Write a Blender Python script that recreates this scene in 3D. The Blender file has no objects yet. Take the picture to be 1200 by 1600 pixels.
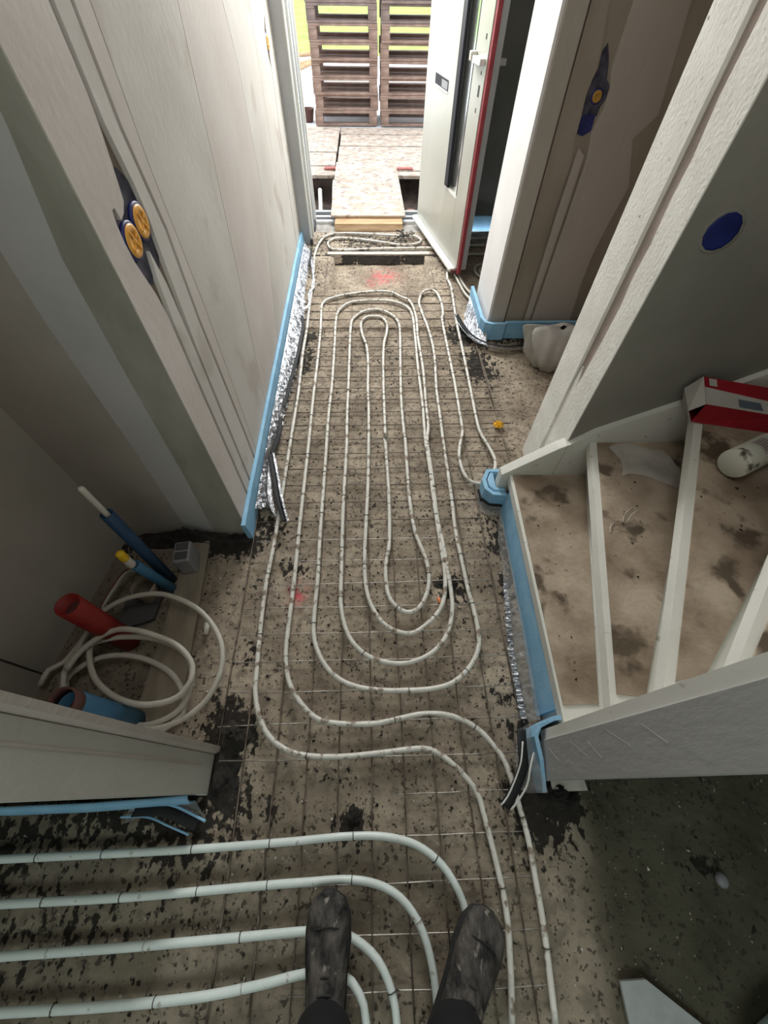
import bpy, math, random
from mathutils import Vector, noise, Matrix
random.seed(7)
scene = bpy.context.scene
COL = scene.collection
# ---------------------------------------------------------------- camera (a phone held at chest height, looking down the hallway)
cam_data = bpy.data.cameras.new('camera'); cam = bpy.data.objects.new('camera', cam_data); COL.objects.link(cam)
cam_data.sensor_fit = 'HORIZONTAL'; cam_data.sensor_width = 36.0; cam_data.lens = 36.0 * 626.96 / 1200.0
cam_data.clip_start = 0.02; cam_data.clip_end = 300
_yaw, _pit, _roll = math.radians(2.728), math.radians(55.617), math.radians(-1.195)
_f = Vector((math.sin(_yaw)*math.cos(_pit), math.cos(_yaw)*math.cos(_pit), -math.sin(_pit)))
_r = Vector((math.cos(_yaw), -math.sin(_yaw), 0)); _d = _f.cross(_r)
_r2 = _r*math.cos(_roll) + _d*math.sin(_roll); _d2 = -_r*math.sin(_roll) + _d*math.cos(_roll)
cam.matrix_world = Matrix(((_r2.x, -_d2.x, -_f.x, 0), (_r2.y, -_d2.y, -_f.y, 0), (_r2.z, -_d2.z, -_f.z, 1.5), (0, 0, 0, 1)))
scene.camera = cam
# ---------------------------------------------------------------- world, lights, exposure
world = bpy.data.worlds.new('overcast_sky'); scene.world = world; world.use_nodes = True
bg = world.node_tree.nodes['Background']; bg.inputs[0].default_value = (0.86, 0.93, 1.0, 1); bg.inputs[1].default_value = 3.0
def area(name, loc, target, sx, sy, power, col):
    l = bpy.data.lights.new(name, 'AREA'); l.shape = 'RECTANGLE'; l.size = sx; l.size_y = sy; l.energy = power; l.color = col
    o = bpy.data.objects.new(name, l); COL.objects.link(o); o.location = loc
    o.rotation_euler = (Vector(target)-Vector(loc)).to_track_quat('-Z', 'Y').to_euler(); return o
area('door_daylight', (-0.02, 4.15, 2.0), (0.05, 0.3, 0.3), 0.85, 0.9, 80, (1.0, 0.985, 0.95))
area('hall_site_lamp', (-0.1, 2.5, 2.5), (0.0, 1.9, 0.0), 0.6, 1.2, 10, (1.0, 0.975, 0.93))  # added ceiling fill supplementing the door light, no real fitting
area('rear_window_light', (0.0, -1.75, 1.9), (0.0, 0.2, 0.3), 2.0, 0.9, 20, (0.88, 1.0, 0.95))  # cool fill added behind the camera; the rear wall has no window
area('landing_lamp', (0.0, 0.35, 2.5), (0.0, 0.4, 0.0), 0.6, 0.6, 5.0, (1.0, 0.98, 0.93))  # fill added overhead to brighten the near walls, not a fitting
vs = scene.view_settings; vs.view_transform = 'Standard'; vs.look = 'None'; vs.gamma = 1; vs.use_curve_mapping = False; vs.exposure = 0.2
# ---------------------------------------------------------------- helpers
def link(name, data=None, parent=None):
    o = bpy.data.objects.new(name, data); COL.objects.link(o)
    if parent: o.parent = parent
    return o
def tag(o, label=None, cat=None, group=None, kind=None):
    if label: o['label'] = label
    if cat: o['category'] = cat
    if group: o['group'] = group
    if kind: o['kind'] = kind
    return o
def thing(name, label, cat, group=None, loc=(0, 0, 0)):
    o = link(name); o.location = loc; return tag(o, label, cat, group)
def mesh(name, V, F, mat, parent=None, smooth=False, attr=None):
    me = bpy.data.meshes.new(name); me.from_pydata([tuple(v) for v in V], [], F); me.update()
    if smooth: me.polygons.foreach_set('use_smooth', [True]*len(me.polygons))
    if mat: me.materials.append(mat)
    if attr:
        for k, vals in attr.items():
            a = me.attributes.new(k, 'FLOAT', 'POINT'); a.data.foreach_set('value', vals)
    return link(name, me, parent)
def box_vf(x0, y0, z0, x1, y1, z1, V=None, F=None):
    V = [] if V is None else V; F = [] if F is None else F; n = len(V)
    V += [(x0,y0,z0),(x1,y0,z0),(x1,y1,z0),(x0,y1,z0),(x0,y0,z1),(x1,y0,z1),(x1,y1,z1),(x0,y1,z1)]
    F += [tuple(n+i for i in f) for f in ((0,3,2,1),(4,5,6,7),(0,1,5,4),(1,2,6,5),(2,3,7,6),(3,0,4,7))]
    return V, F
def bev(o, w=0.003, seg=2):
    m = o.modifiers.new('bevel', 'BEVEL'); m.width = w; m.segments = seg; m.limit_method = 'ANGLE'; return o
def box(name, a, b, mat, parent=None, w=0.0):
    V, F = box_vf(*a, *b); o = mesh(name, V, F, mat, parent)
    if w: bev(o, w)
    return o
def prism(name, poly, d0, d1, mat, parent=None, axis='z', w=0.0):
    """extrude a 2D polygon; axis z: (x,y), axis x: (y,z), axis y: (x,z)"""
    def P(u, v, d): return {'z': (u, v, d), 'x': (d, u, v), 'y': (u, d, v)}[axis]
    n = len(poly); V = [P(u, v, d0) for u, v in poly] + [P(u, v, d1) for u, v in poly]
    F = [tuple(range(n)), tuple(range(2*n-1, n-1, -1))] + [(i, n+i, n+(i+1) % n, (i+1) % n) for i in range(n)]
    o = mesh(name, V, F, mat, parent)
    import bmesh
    bm = bmesh.new(); bm.from_mesh(o.data); bmesh.ops.recalc_face_normals(bm, faces=bm.faces); bm.to_mesh(o.data); bm.free()
    if w: bev(o, w)
    return o
def smooth_path(P, step=0.02):
    P = [Vector(p) for p in P]; out = []
    for i in range(len(P)-1):
        p0 = P[max(i-1, 0)]; p1 = P[i]; p2 = P[i+1]; p3 = P[min(i+2, len(P)-1)]
        n = max(1, int((p2-p1).length/step))
        for k in range(n):
            t = k/n
            out.append(0.5*((2*p1)+(-p0+p2)*t+(2*p0-5*p1+4*p2-p3)*t*t+(-p0+3*p1-3*p2+p3)*t*t*t))
    out.append(P[-1]); return out
def tube_vf(P, r, seg=8, V=None, F=None, caps=True):
    V = [] if V is None else V; F = [] if F is None else F; base = len(V); N = len(P)
    up = Vector((0, 0, 1)); prev = None
    for i, p in enumerate(P):
        t = (P[min(i+1, N-1)]-P[max(i-1, 0)]).normalized()
        a = t.cross(up if prev is None and abs(t.z) < .95 else (prev if prev is not None else Vector((1, 0, 0))))
        if prev is not None:
            b = (prev-t*prev.dot(t)).normalized(); a = t.cross(b)
        else:
            a.normalize(); b = a.cross(t)
        prev = b
        rr = r[i] if isinstance(r, (list, tuple)) else r
        for k in range(seg):
            th = 2*math.pi*k/seg; V.append(p+(a*math.cos(th)+b*math.sin(th))*rr)
    for i in range(N-1):
        for k in range(seg):
            F.append((base+i*seg+k, base+i*seg+(k+1) % seg, base+(i+1)*seg+(k+1) % seg, base+(i+1)*seg+k))
    if caps:
        F.append(tuple(base+k for k in range(seg))[::-1]); F.append(tuple(base+(N-1)*seg+k for k in range(seg)))
    return V, F
def tube(name, P, r, mat, parent=None, seg=8, step=None):
    P = smooth_path(P, step) if step else [Vector(p) for p in P]
    V, F = tube_vf(P, r, seg); return mesh(name, V, F, mat, parent, True)
def hollow(name, a, b, ro, ri, mat, parent=None, seg=20):
    a, b = Vector(a), Vector(b); t = (b-a).normalized(); u = t.orthogonal().normalized(); w = t.cross(u)
    V = []
    for p, r in ((a, ro), (b, ro), (b, ri), (a, ri)):
        V += [p+(u*math.cos(2*math.pi*k/seg)+w*math.sin(2*math.pi*k/seg))*r for k in range(seg)]
    F = [(i*seg+k, i*seg+(k+1) % seg, ((i+1) % 4)*seg+(k+1) % seg, ((i+1) % 4)*seg+k) for i in range(4) for k in range(seg)]
    return mesh(name, V, F, mat, parent, True)
def grid(name, rows, mat, parent=None, smooth=True, thick=0.0):
    """rows: list of equal-length point lists"""
    m = len(rows[0]); V = [p for r in rows for p in r]
    F = [(i*m+j, (i+1)*m+j, (i+1)*m+j+1, i*m+j+1) for i in range(len(rows)-1) for j in range(m-1)]
    o = mesh(name, V, F, mat, parent, smooth)
    if thick:
        s = o.modifiers.new('solid', 'SOLIDIFY'); s.thickness = thick; s.offset = 0
    return o
def lathe(name, prof, mat, parent=None, seg=24, loc=(0, 0, 0), rot=None):
    V = []; F = []
    for r, z in prof:
        V += [(r*math.cos(2*math.pi*k/seg), r*math.sin(2*math.pi*k/seg), z) for k in range(seg)]
    for i in range(len(prof)-1):
        F += [(i*seg+k, i*seg+(k+1) % seg, (i+1)*seg+(k+1) % seg, (i+1)*seg+k) for k in range(seg)]
    F.append(tuple(range(seg))[::-1]); F.append(tuple((len(prof)-1)*seg+k for k in range(seg)))
    o = mesh(name, V, F, mat, parent, True); o.location = loc
    if rot: o.rotation_euler = rot
    return o
def nz(x, y, z=0.0): return noise.noise(Vector((x, y, z)))
# ---------------------------------------------------------------- materials
def mat(name, c1, c2=None, rough=0.7, scale=8.0, bump=0.0, bscale=60.0, metal=0.0, spots=None, spot_scale=90.0, spot_amt=0.0, trans=0.0, ior=1.45, alpha=1.0, detail=6.0, stretch=(1, 1, 1), spec=0.5):
    m = bpy.data.materials.new(name); m.use_nodes = True; nt = m.node_tree; N = nt.nodes; L = nt.links
    b = N['Principled BSDF']; b.inputs['Roughness'].default_value = rough; b.inputs['Metallic'].default_value = metal
    b.inputs['Transmission Weight'].default_value = trans; b.inputs['IOR'].default_value = ior; b.inputs['Alpha'].default_value = alpha
    b.inputs['Specular IOR Level'].default_value = spec
    tc = N.new('ShaderNodeTexCoord'); mp = N.new('ShaderNodeMapping'); mp.inputs['Scale'].default_value = stretch
    L.new(tc.outputs['Object'], mp.inputs[0]); out = None
    if c2:
        n = N.new('ShaderNodeTexNoise'); n.inputs['Scale'].default_value = scale; n.inputs['Detail'].default_value = detail
        L.new(mp.outputs[0], n.inputs['Vector'])
        r = N.new('ShaderNodeValToRGB'); r.color_ramp.elements[0].position = 0.35; r.color_ramp.elements[1].position = 0.66
        r.color_ramp.elements[0].color = (*c1, 1); r.color_ramp.elements[1].color = (*c2, 1)
        L.new(n.outputs[0], r.inputs[0]); out = r.outputs[0]
    if spots:
        n2 = N.new('ShaderNodeTexNoise'); n2.inputs['Scale'].default_value = spot_scale; n2.inputs['Detail'].default_value = 4
        L.new(mp.outputs[0], n2.inputs['Vector'])
        r2 = N.new('ShaderNodeValToRGB'); r2.color_ramp.elements[0].position = 0.60-spot_amt; r2.color_ramp.elements[1].position = 0.68-spot_amt
        r2.color_ramp.elements[0].color = (0, 0, 0, 1); r2.color_ramp.elements[1].color = (1, 1, 1, 1)
        L.new(n2.outputs[0], r2.inputs[0])
        mx = N.new('ShaderNodeMix'); mx.data_type = 'RGBA'
        L.new(r2.outputs[0], mx.inputs[0])
        if out: L.new(out, mx.inputs[6])
        else: mx.inputs[6].default_value = (*c1, 1)
        mx.inputs[7].default_value = (*spots, 1); out = mx.outputs[2]
    if out: L.new(out, b.inputs['Base Color'])
    else: b.inputs['Base Color'].default_value = (*c1, 1)
    if bump:
        n3 = N.new('ShaderNodeTexNoise'); n3.inputs['Scale'].default_value = bscale; n3.inputs['Detail'].default_value = 5
        L.new(mp.outputs[0], n3.inputs['Vector'])
        bp = N.new('ShaderNodeBump'); bp.inputs['Strength'].default_value = bump; bp.inputs['Distance'].default_value = 0.01
        L.new(n3.outputs[0], bp.inputs['Height']); L.new(bp.outputs[0], b.inputs['Normal'])
    return m
M = dict(
 plaster=mat('plaster_wall', (.50,.475,.44), (.60,.58,.545), .85, 2.2, .12, 40, spots=(.46,.42,.38), spot_scale=3.5, spot_amt=.02),
 plaster2=mat('plaster_pink', (.52,.475,.44), (.60,.56,.53), .85, 2.5, .12, 40),
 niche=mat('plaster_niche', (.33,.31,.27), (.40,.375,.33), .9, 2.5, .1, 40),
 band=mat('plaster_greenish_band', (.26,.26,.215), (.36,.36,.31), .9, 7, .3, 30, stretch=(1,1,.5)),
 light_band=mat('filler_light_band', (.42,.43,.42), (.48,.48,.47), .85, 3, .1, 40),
 plaster_dk=mat('plaster_right_wall', (.38,.345,.30), (.46,.42,.37), .9, 3, .15, 40, stretch=(1,1,.4)),
 plaster_damp=mat('plaster_damp_stain', (.25,.215,.17), (.33,.29,.235), .9, 6, .15, 40, stretch=(1,1,.4)),
 plaster_wh=mat('plaster_white_reveal', (.74,.73,.72), (.80,.79,.78), .8, 4, .06, 50),
 stair_plaster=mat('plaster_stair_wall', (.20,.195,.17), (.26,.25,.215), .9, 2.5, .12, 40),
 white_strip=mat('white_filler_edge', (.72,.71,.65), (.82,.81,.76), .8, 9, .25, 90, spots=(.30,.28,.24), spot_scale=60, spot_amt=-.07),
 core=mat('chase_filler_brown', (.20,.165,.13), (.27,.22,.18), .95, 15, .3, 80),
 pinkcore=mat('block_core_brown', (.36,.30,.265), (.44,.37,.33), .95, 15, .3, 90),
 grey_board=mat('grey_plaster_end', (.42,.42,.41), (.48,.48,.47), .8, 4, .15, 45, stretch=(.4,1,.4)),
 beige_board=mat('beige_plaster_end', (.50,.49,.435), (.56,.55,.50), .85, 3, .12, 45),
 beige_edge=mat('beige_plaster_chamfer', (.47,.42,.37), (.55,.49,.44), .85, 6, .2, 60),
 pipe=mat('pex_pipe_dirty', (.60,.585,.53), (.70,.69,.64), .38, 30, .05, 80, spots=(.25,.20,.15), spot_scale=34, spot_amt=.05),
 bagfilm=mat('white_bag_film', (.62,.60,.56), (.72,.70,.66), .3, 12, .5, 30, alpha=.55), ochre=mat('ochre_patch', (.40,.22,.03), (.50,.28,.05), .6, 40),
 pipe_clean=mat('pex_pipe_clean', (.66,.74,.71), (.74,.81,.79), .33, 20, .0, spots=(.36,.33,.28), spot_scale=40, spot_amt=-.07),
 wire=mat('steel_wire', (.10,.075,.055), (.24,.20,.165), .5, 30, metal=.4),
 wire_light=mat('steel_wire_bright', (.30,.27,.23), (.55,.52,.47), .4, 30, metal=.35),
 tie=mat('tie_wire', (.05,.045,.04), rough=.6), tie_w=mat('tie_wire_bright', (.6,.58,.55), rough=.35, metal=.6),
 foam=mat('blue_edge_foam', (.22,.45,.66), (.30,.54,.74), .6, 14, .15, 120),
 foam_dk=mat('black_foam_back', (.012,.012,.014), rough=.7, bump=.2),
 film=mat('clear_plastic_film', (.50,.52,.53), (.66,.68,.69), .14, 25, .6, 45, trans=.35, alpha=.38),
 foil=mat('crumpled_foil', (.26,.27,.29), (.55,.56,.59), .34, 40, .8, 70, metal=.85),
 tread=mat('hardboard_cover', (.22,.165,.115), (.45,.37,.285), .85, 6.5, .3, 60, spots=(.10,.075,.05), spot_scale=8, spot_amt=.035, detail=9),
 string_w=mat('white_painted_wood', (.62,.625,.57), (.70,.70,.65), .5, 5, .05, 40, spots=(.40,.37,.32), spot_scale=30, spot_amt=-.07),
 dirt=mat('black_soil', (.010,.009,.008), (.035,.030,.025), .95, 25, .6, 70),
 crumb=mat('plaster_crumb', (.50,.46,.40), (.62,.58,.52), .9, 30),
 frame=mat('aluminium_frame', (.40,.41,.42), (.46,.47,.48), .4, 4, metal=.3), frame_w=mat('frame_white_line', (.80,.80,.76), rough=.4),
 sill=mat('aluminium_sill', (.70,.71,.72), (.82,.82,.82), .3, 10, metal=.7), sill_dk=mat('sill_dark', (.05,.055,.06), rough=.6),
 stone=mat('sill_concrete', (.26,.24,.22), (.42,.40,.37), .9, 18, .5, 60),
 door=mat('door_leaf_cream', (.42,.425,.375), (.47,.475,.425), .28, 3, spots=(.54,.54,.50), spot_scale=7, spot_amt=-.06),
 door_back=mat('door_leaf_back', (.10,.105,.10), rough=.6), black=mat('door_bar_black', (.012,.012,.02), rough=.65),
 glass=mat('door_glass', (.80,.83,.81), rough=.16, metal=.9), red_seal=mat('red_gasket', (.24,.03,.04), (.32,.05,.06), .5, 20),
 darkwall=mat('meter_room_wall', (.24,.25,.235), (.30,.305,.29), .9, 4, .1, 40),
 ply=mat('plywood_shuttering', (.40,.31,.24), (.60,.50,.42), .8, 9, .3, 40, spots=(.30,.24,.20), spot_scale=16, spot_amt=.05, stretch=(1,1.3,1)),
 timber=mat('timber_block', (.38,.235,.12), (.52,.35,.20), .8, 6, .2, 40, stretch=(1,6,6)),
 pallet=mat('pallet_wood', (.20,.125,.095), (.38,.265,.21), .85, 6, .3, 30, stretch=(1,2.5,2.5)),
 pallet2=mat('pallet_wood_grey', (.16,.115,.10), (.29,.215,.185), .85, 6, .3, 30, stretch=(1,2.5,2.5)),
 grass=mat('lawn_grass', (.24,.40,.05), (.36,.55,.10), .9, 2.5, .6, 30),
 soil=mat('outside_soil', (.05,.035,.027), (.12,.085,.065), .95, 8, .8, 30),
 rubble=mat('pale_paving', (.66,.66,.66), (.80,.80,.80), .8, 3, .1, 30),
 brick=mat('brick_lump', (.33,.18,.13), (.45,.27,.21), .9, 12, .5, 40), pvc=mat('pale_pvc', (.62,.60,.55), rough=.4),
 orange=mat('orange_lid', (.72,.33,.04), (.82,.42,.08), .45, 30), bluebox=mat('blue_box', (.012,.015,.10), (.02,.03,.17), .5, 20),
 navy=mat('navy_recess', (.025,.025,.045), (.10,.10,.13), .8, 25), cobalt=mat('cobalt_recess', (.003,.006,.08), (.006,.02,.16), .6, 12),
 red=mat('red_duct', (.19,.010,.008), (.26,.018,.012), .5, 10), blue=mat('blue_duct', (.03,.12,.22), (.05,.17,.29), .45, 10),
 blue_dk=mat('blue_sleeve_dark', (.012,.045,.10), (.02,.065,.14), .5, 10), brownhole=mat('duct_inside', (.12,.055,.045), rough=.8),
 yellow=mat('yellow_cap', (.75,.50,.02), rough=.4), white_p=mat('white_plastic', (.62,.60,.54), rough=.4),
 greybox=mat('grey_plastic', (.22,.22,.23), (.28,.28,.29), .5, 10), greybox_dk=mat('grey_plastic_dark', (.07,.07,.075), rough=.6),
 coilpipe=mat('loose_pipe', (.46,.44,.38), (.54,.52,.46), .4, 14), board=mat('old_board', (.20,.17,.13), (.29,.25,.19), .85, 5, .2, 40, stretch=(4,1,1)),
 boot=mat('boot_leather_dusty', (.006,.006,.006), (.10,.09,.08), .7, 26, .8, 55, stretch=(1.5,.7,1), spots=(.24,.22,.19), spot_scale=34, spot_amt=-.01), boot_dk=mat('boot_sole', (.02,.02,.02), rough=.8),
 cloth=mat('black_trousers', (.008,.008,.009), rough=.95), lace=mat('boot_lace', (.03,.03,.03), rough=.8),
 bag=mat('pale_sack', (.40,.385,.35), (.50,.485,.45), .45, 7, .5, 14), cardred=mat('red_card', (.27,.008,.018), (.36,.014,.025), .5, 8),
 cardwhite=mat('white_card', (.42,.41,.37), (.50,.49,.45), .6, 8), label=mat('blue_grey_print', (.10,.13,.16), rough=.6),
 can=mat('mortar_tub', (.48,.49,.42), (.58,.58,.50), .5, 9, .1, 40, spots=(.06,.055,.04), spot_scale=16, spot_amt=-.04),
 ink=mat('dark_print', (.16,.06,.06), rough=.6), peg=mat('orange_peg', (.75,.22,.08), rough=.5), blossom=mat('orange_plastic_cap', (.85,.42,.02), (.95,.55,.05), .4, 60),
 slab=mat('light_fibre_board', (.40,.42,.42), (.46,.48,.48), .85, 30, .1, 90), bottle=mat('pale_cyan_plastic', (.45,.60,.58), (.60,.74,.72), .3, 12, trans=.2),
 roof=mat('ceiling_concrete', (.45,.44,.42), rough=.9), shade=mat('closed_wall_plaster', (.42,.41,.38), rough=.9),
)
# floor: screed with attributes painted by vertex (soil and pit-wall shade, damp, marker paint)
def floor_mat():
    m = bpy.data.materials.new('screed_floor'); m.use_nodes = True; nt = m.node_tree; N = nt.nodes; L = nt.links; b = N['Principled BSDF']
    tc = N.new('ShaderNodeTexCoord')
    def ns(s, d=6, st=None):
        n = N.new('ShaderNodeTexNoise'); n.inputs['Scale'].default_value = s; n.inputs['Detail'].default_value = d
        if st:
            mp = N.new('ShaderNodeMapping'); mp.inputs['Scale'].default_value = st; L.new(tc.outputs['Object'], mp.inputs[0]); L.new(mp.outputs[0], n.inputs['Vector'])
        else: L.new(tc.outputs['Object'], n.inputs['Vector'])
        return n.outputs[0]
    def ramp(i, p0, p1, c0=(0,0,0), c1=(1,1,1)):
        r = N.new('ShaderNodeValToRGB'); e = r.color_ramp.elements; e[0].position = p0; e[1].position = p1; e[0].color = (*c0, 1); e[1].color = (*c1, 1); L.new(i, r.inputs[0]); return r.outputs[0]
    def mix(f, a, c):
        x = N.new('ShaderNodeMix'); x.data_type = 'RGBA'; L.new(f, x.inputs[0])
        if isinstance(a, tuple): x.inputs[6].default_value = (*a, 1)
        else: L.new(a, x.inputs[6])
        if isinstance(c, tuple): x.inputs[7].default_value = (*c, 1)
        else: L.new(c, x.inputs[7])
        return x.outputs[2]
    def att(n):
        a = N.new('ShaderNodeAttribute'); a.attribute_name = n; return a.outputs['Fac']
    def math2(op, a, c):
        x = N.new('ShaderNodeMath'); x.operation = op; x.use_clamp = True
        for k, v in ((0, a), (1, c)):
            if isinstance(v, float): x.inputs[k].default_value = v
            else: L.new(v, x.inputs[k])
        return x.outputs[0]
    base = ramp(ns(5), .34, .68, (.215,.175,.13), (.42,.355,.275))
    fine = ramp(ns(30, 9), .50, .62, (0,0,0), (1,1,1))
    base = mix(math2('MULTIPLY', fine, .62), base, (.17,.14,.11))
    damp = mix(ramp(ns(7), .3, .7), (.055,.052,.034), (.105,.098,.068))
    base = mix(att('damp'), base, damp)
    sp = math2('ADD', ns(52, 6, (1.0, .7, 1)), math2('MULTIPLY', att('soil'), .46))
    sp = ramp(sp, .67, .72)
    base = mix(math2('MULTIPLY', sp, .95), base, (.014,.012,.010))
    sp2 = ramp(ns(70, 6), .595, .635); base = mix(math2('MULTIPLY', sp2, .8), base, (.04,.034,.028))
    sp3 = ramp(ns(60, 3, (1.3,1,1)), .70, .74); base = mix(math2('MULTIPLY', sp3, .5), base, (.60,.56,.50))
    base = mix(math2('MULTIPLY', att('paint'), ramp(ns(26), .38, .62)), base, (.62,.10,.12))
    L.new(base, b.inputs['Base Color'])
    b.inputs['Roughness'].default_value = .8; b.inputs['Specular IOR Level'].default_value = .2
    bp = N.new('ShaderNodeBump'); bp.inputs['Strength'].default_value = .7; bp.inputs['Distance'].default_value = .012
    L.new(ns(30, 8), bp.inputs['Height']); L.new(bp.outputs[0], b.inputs['Normal'])
    return m
M['floor'] = floor_mat()
PIT = (-0.272, 0.449, 2.968, 3.497)
def smst(a, b, x):
    t = min(1, max(0, (x-a)/(b-a))); return t*t*(3-2*t)
def floor_h(x, y):
    h = 0.006*nz(x*2.2, y*2.2)+0.0035*nz(x*11, y*11, 3)+0.0015*nz(x*30, y*30, 5)-.006
    h += .016*smst(2.465, 2.485, y+.004*nz(x*9, 2))
    if PIT[0] < x < PIT[1] and PIT[2] < y < PIT[3]: h -= .062
    return h
SOIL = [(-.50,.15,.10,.10,1.1),(.51,-.05,.13,.10,1.1),(-.075,-.08,.05,.05,.9),(-.45,2.40,.12,.10,.85),(-.42,2.15,.1,.2,.6),(.62,2.42,.14,.10,1.0),(.66,2.10,.13,.16,.85),
 (.30,.66,.09,.07,.75),(.55,.80,.07,.28,.65),(-.36,.74,.08,.06,.5),(-.48,.95,.10,.10,.6),(-.80,.90,.30,.06,1.0),(-.62,.86,.14,.05,1.0),(-.80,-.06,.45,.07,.60),(-1.15,-.10,.30,.12,.62),(-.55,-.10,.2,.10,.6),
 (-.9,-.28,.4,.1,.35),(-.5,.0,.10,.12,.8),(.48,.12,.06,.1,.6),(.15,2.2,.5,.3,.18),(.0,1.7,.5,.6,.10),(.05,1.0,.4,.5,.12),(-.05,3.75,.5,.2,.45),(.80,.45,.3,.1,.2),(.92,-.22,.04,.03,.8),(-.45,.4,.04,.05,.5),
 (-.40,3.2,.1,.3,.3),(.54,3.3,.1,.4,.2),(-1.3,-.35,.3,.2,.35),(1.1,2.35,.35,.06,.9),(.45,.25,.1,.12,.35)]
SOIL.append((.09,3.500,.60,.012,2.2))  # dark line painted on the pit's far wall to stand in for shade
PAINT = [(-.305,.640,.030,.045,1.0),(.12,3.28,.10,.10,.9),(.02,3.2,.05,.07,.5)]
def blobs(L_, x, y):
    s = 0
    for bx, by, rx, ry, k in L_:
        q = ((x-bx)/rx)**2+((y-by)/ry)**2
        if q < 9: s = max(s, k*math.exp(-q))
    return s
def build_floor():
    d = .0165; X0, X1, Y0, Y1 = -2.4, 2.7, -1.9, 3.95
    nx = int((X1-X0)/d); ny = int((Y1-Y0)/d); xs = [X0+i*d for i in range(nx+1)]; ys = [Y0+j*d for j in range(ny+1)]
    for lst, vals in ((xs, PIT[:2]), (ys, PIT[2:])):           # crisp edges of the sunken doormat pit
        for v in vals:
            k = min(range(len(lst)), key=lambda i: abs(lst[i]-v)); lst[k] = v-.001; lst[k+1] = v+.001
    V = []; so = []; da = []; pa = []
    for y in ys:
        for x in xs:
            V.append((x, y, floor_h(x, y)))
            w = .06*nz(x*6, y*6, 9)
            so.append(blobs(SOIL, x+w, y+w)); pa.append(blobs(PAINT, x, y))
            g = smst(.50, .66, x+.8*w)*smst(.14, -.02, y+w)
            g = max(g, .35*smst(.35, -.35, y+w)); g = max(g, .45*smst(-.62, -.75, x+w)*smst(1.2, .9, y))  # near floor darkened for dimmer light and dirt; niche floor also darkened
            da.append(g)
    m = len(xs); F = [(j*m+i, j*m+i+1, (j+1)*m+i+1, (j+1)*m+i) for j in range(len(ys)-1) for i in range(m-1)]
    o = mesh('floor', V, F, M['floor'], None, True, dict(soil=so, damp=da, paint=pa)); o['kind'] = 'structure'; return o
build_floor()
S = 'structure'
o_ = box('trim_1', (-.325, 3.502, .0), (.49, 3.545, .022), M['crumb'], None, .004); o_['kind'] = S
# ---------------------------------------------------------------- walls
ZT = 2.6
def wall(name):
    o = link(name); o['kind'] = S; return o
wl = wall('wall_left')
box('masonry_core', (-.72, .932, -.02), (-.557, 3.70, ZT), M['core'], wl)
A_ = [(.9345,-.01),(1.056,-.01),(1.062,.6),(1.067,.90),(1.057,.96),(1.040,1.01),(1.027,1.05),(1.022,1.09),(1.024,1.125),(1.033,1.150),(1.046,1.150),(1.052,1.125),(1.075,1.130),(1.098,1.145),(1.108,1.175),(1.120,1.215),(1.132,1.26),(1.139,1.31),(1.139,ZT),(.9345,ZT)]
B_ = [(1.074,-.01),(1.130,-.01),(1.140,.75),(1.136,.95),(1.118,1.035),(1.100,.98),(1.082,.85),(1.078,.6)]
b_lo = [(1.266,-.01),(1.264,.25),(1.242,.78),(1.252,1.03),(1.219,1.24),(1.222,1.42),(1.215,ZT)]
C_ = [(1.148,-.01)]+b_lo+[(1.160,ZT),(1.160,1.26),(1.182,1.15),(1.186,1.08),(1.175,.98),(1.165,.85),(1.157,.75)]
b_hi = [(y+.017, z) for y, z in b_lo]
s0 = [(1.320,-.01),(1.327,.779),(1.300,1.155),(1.308,1.41),(1.30,ZT)]
s1 = [(1.62,-.01),(1.70,.35),(1.777,.67),(1.85,1.0),(1.88,1.2),(1.916,1.37),(1.95,ZT)]
s2 = [(2.10,-.01),(2.329,.343),(2.50,.6),(2.568,.80),(2.581,1.156),(2.516,1.33),(2.52,ZT)]
s3 = [(2.95,-.01),(3.02,.5),(3.08,1.1),(3.10,ZT)]
s4 = [(3.42,-.01),(3.44,.8),(3.47,1.02),(3.43,1.07),(3.43,1.17),(3.50,1.22),(3.50,ZT)]
def between(l, r, g=.004): return [(y+g, z) for y, z in l]+[(y, z) for y, z in reversed(r)]
edge = [(3.70,-.01),(3.70,ZT)]
for k, poly in enumerate([A_, B_, C_, between(b_hi, s0, 0), between(s0, s1), between(s1, s2), between(s2, s3, .0035), between(s3, s4, .003), between([(y+.012+(.045 if 1.05 < z < 1.18 else 0), z) for y, z in s4], edge, 0)]):
    prism('plaster_panel', poly, -.560, -.545, M['plaster2' if k in (0, 3, 5) else 'plaster'], wl, 'x')
prism('blue_stain', [(1.02,1.02),(1.06,.985),(1.085,.97),(1.12,1.0),(1.15,.975),(1.18,1.0),(1.19,1.06),(1.180,1.16),(1.15,1.19),(1.125,1.20),(1.10,1.17),(1.015,1.135)], -.5568, -.5555, M['navy'], wl, 'x')
prism('blue_stain', [(3.42,1.0),(3.53,1.0),(3.53,1.20),(3.43,1.2)], -.5568, -.5555, M['core'], wl, 'x')
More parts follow.
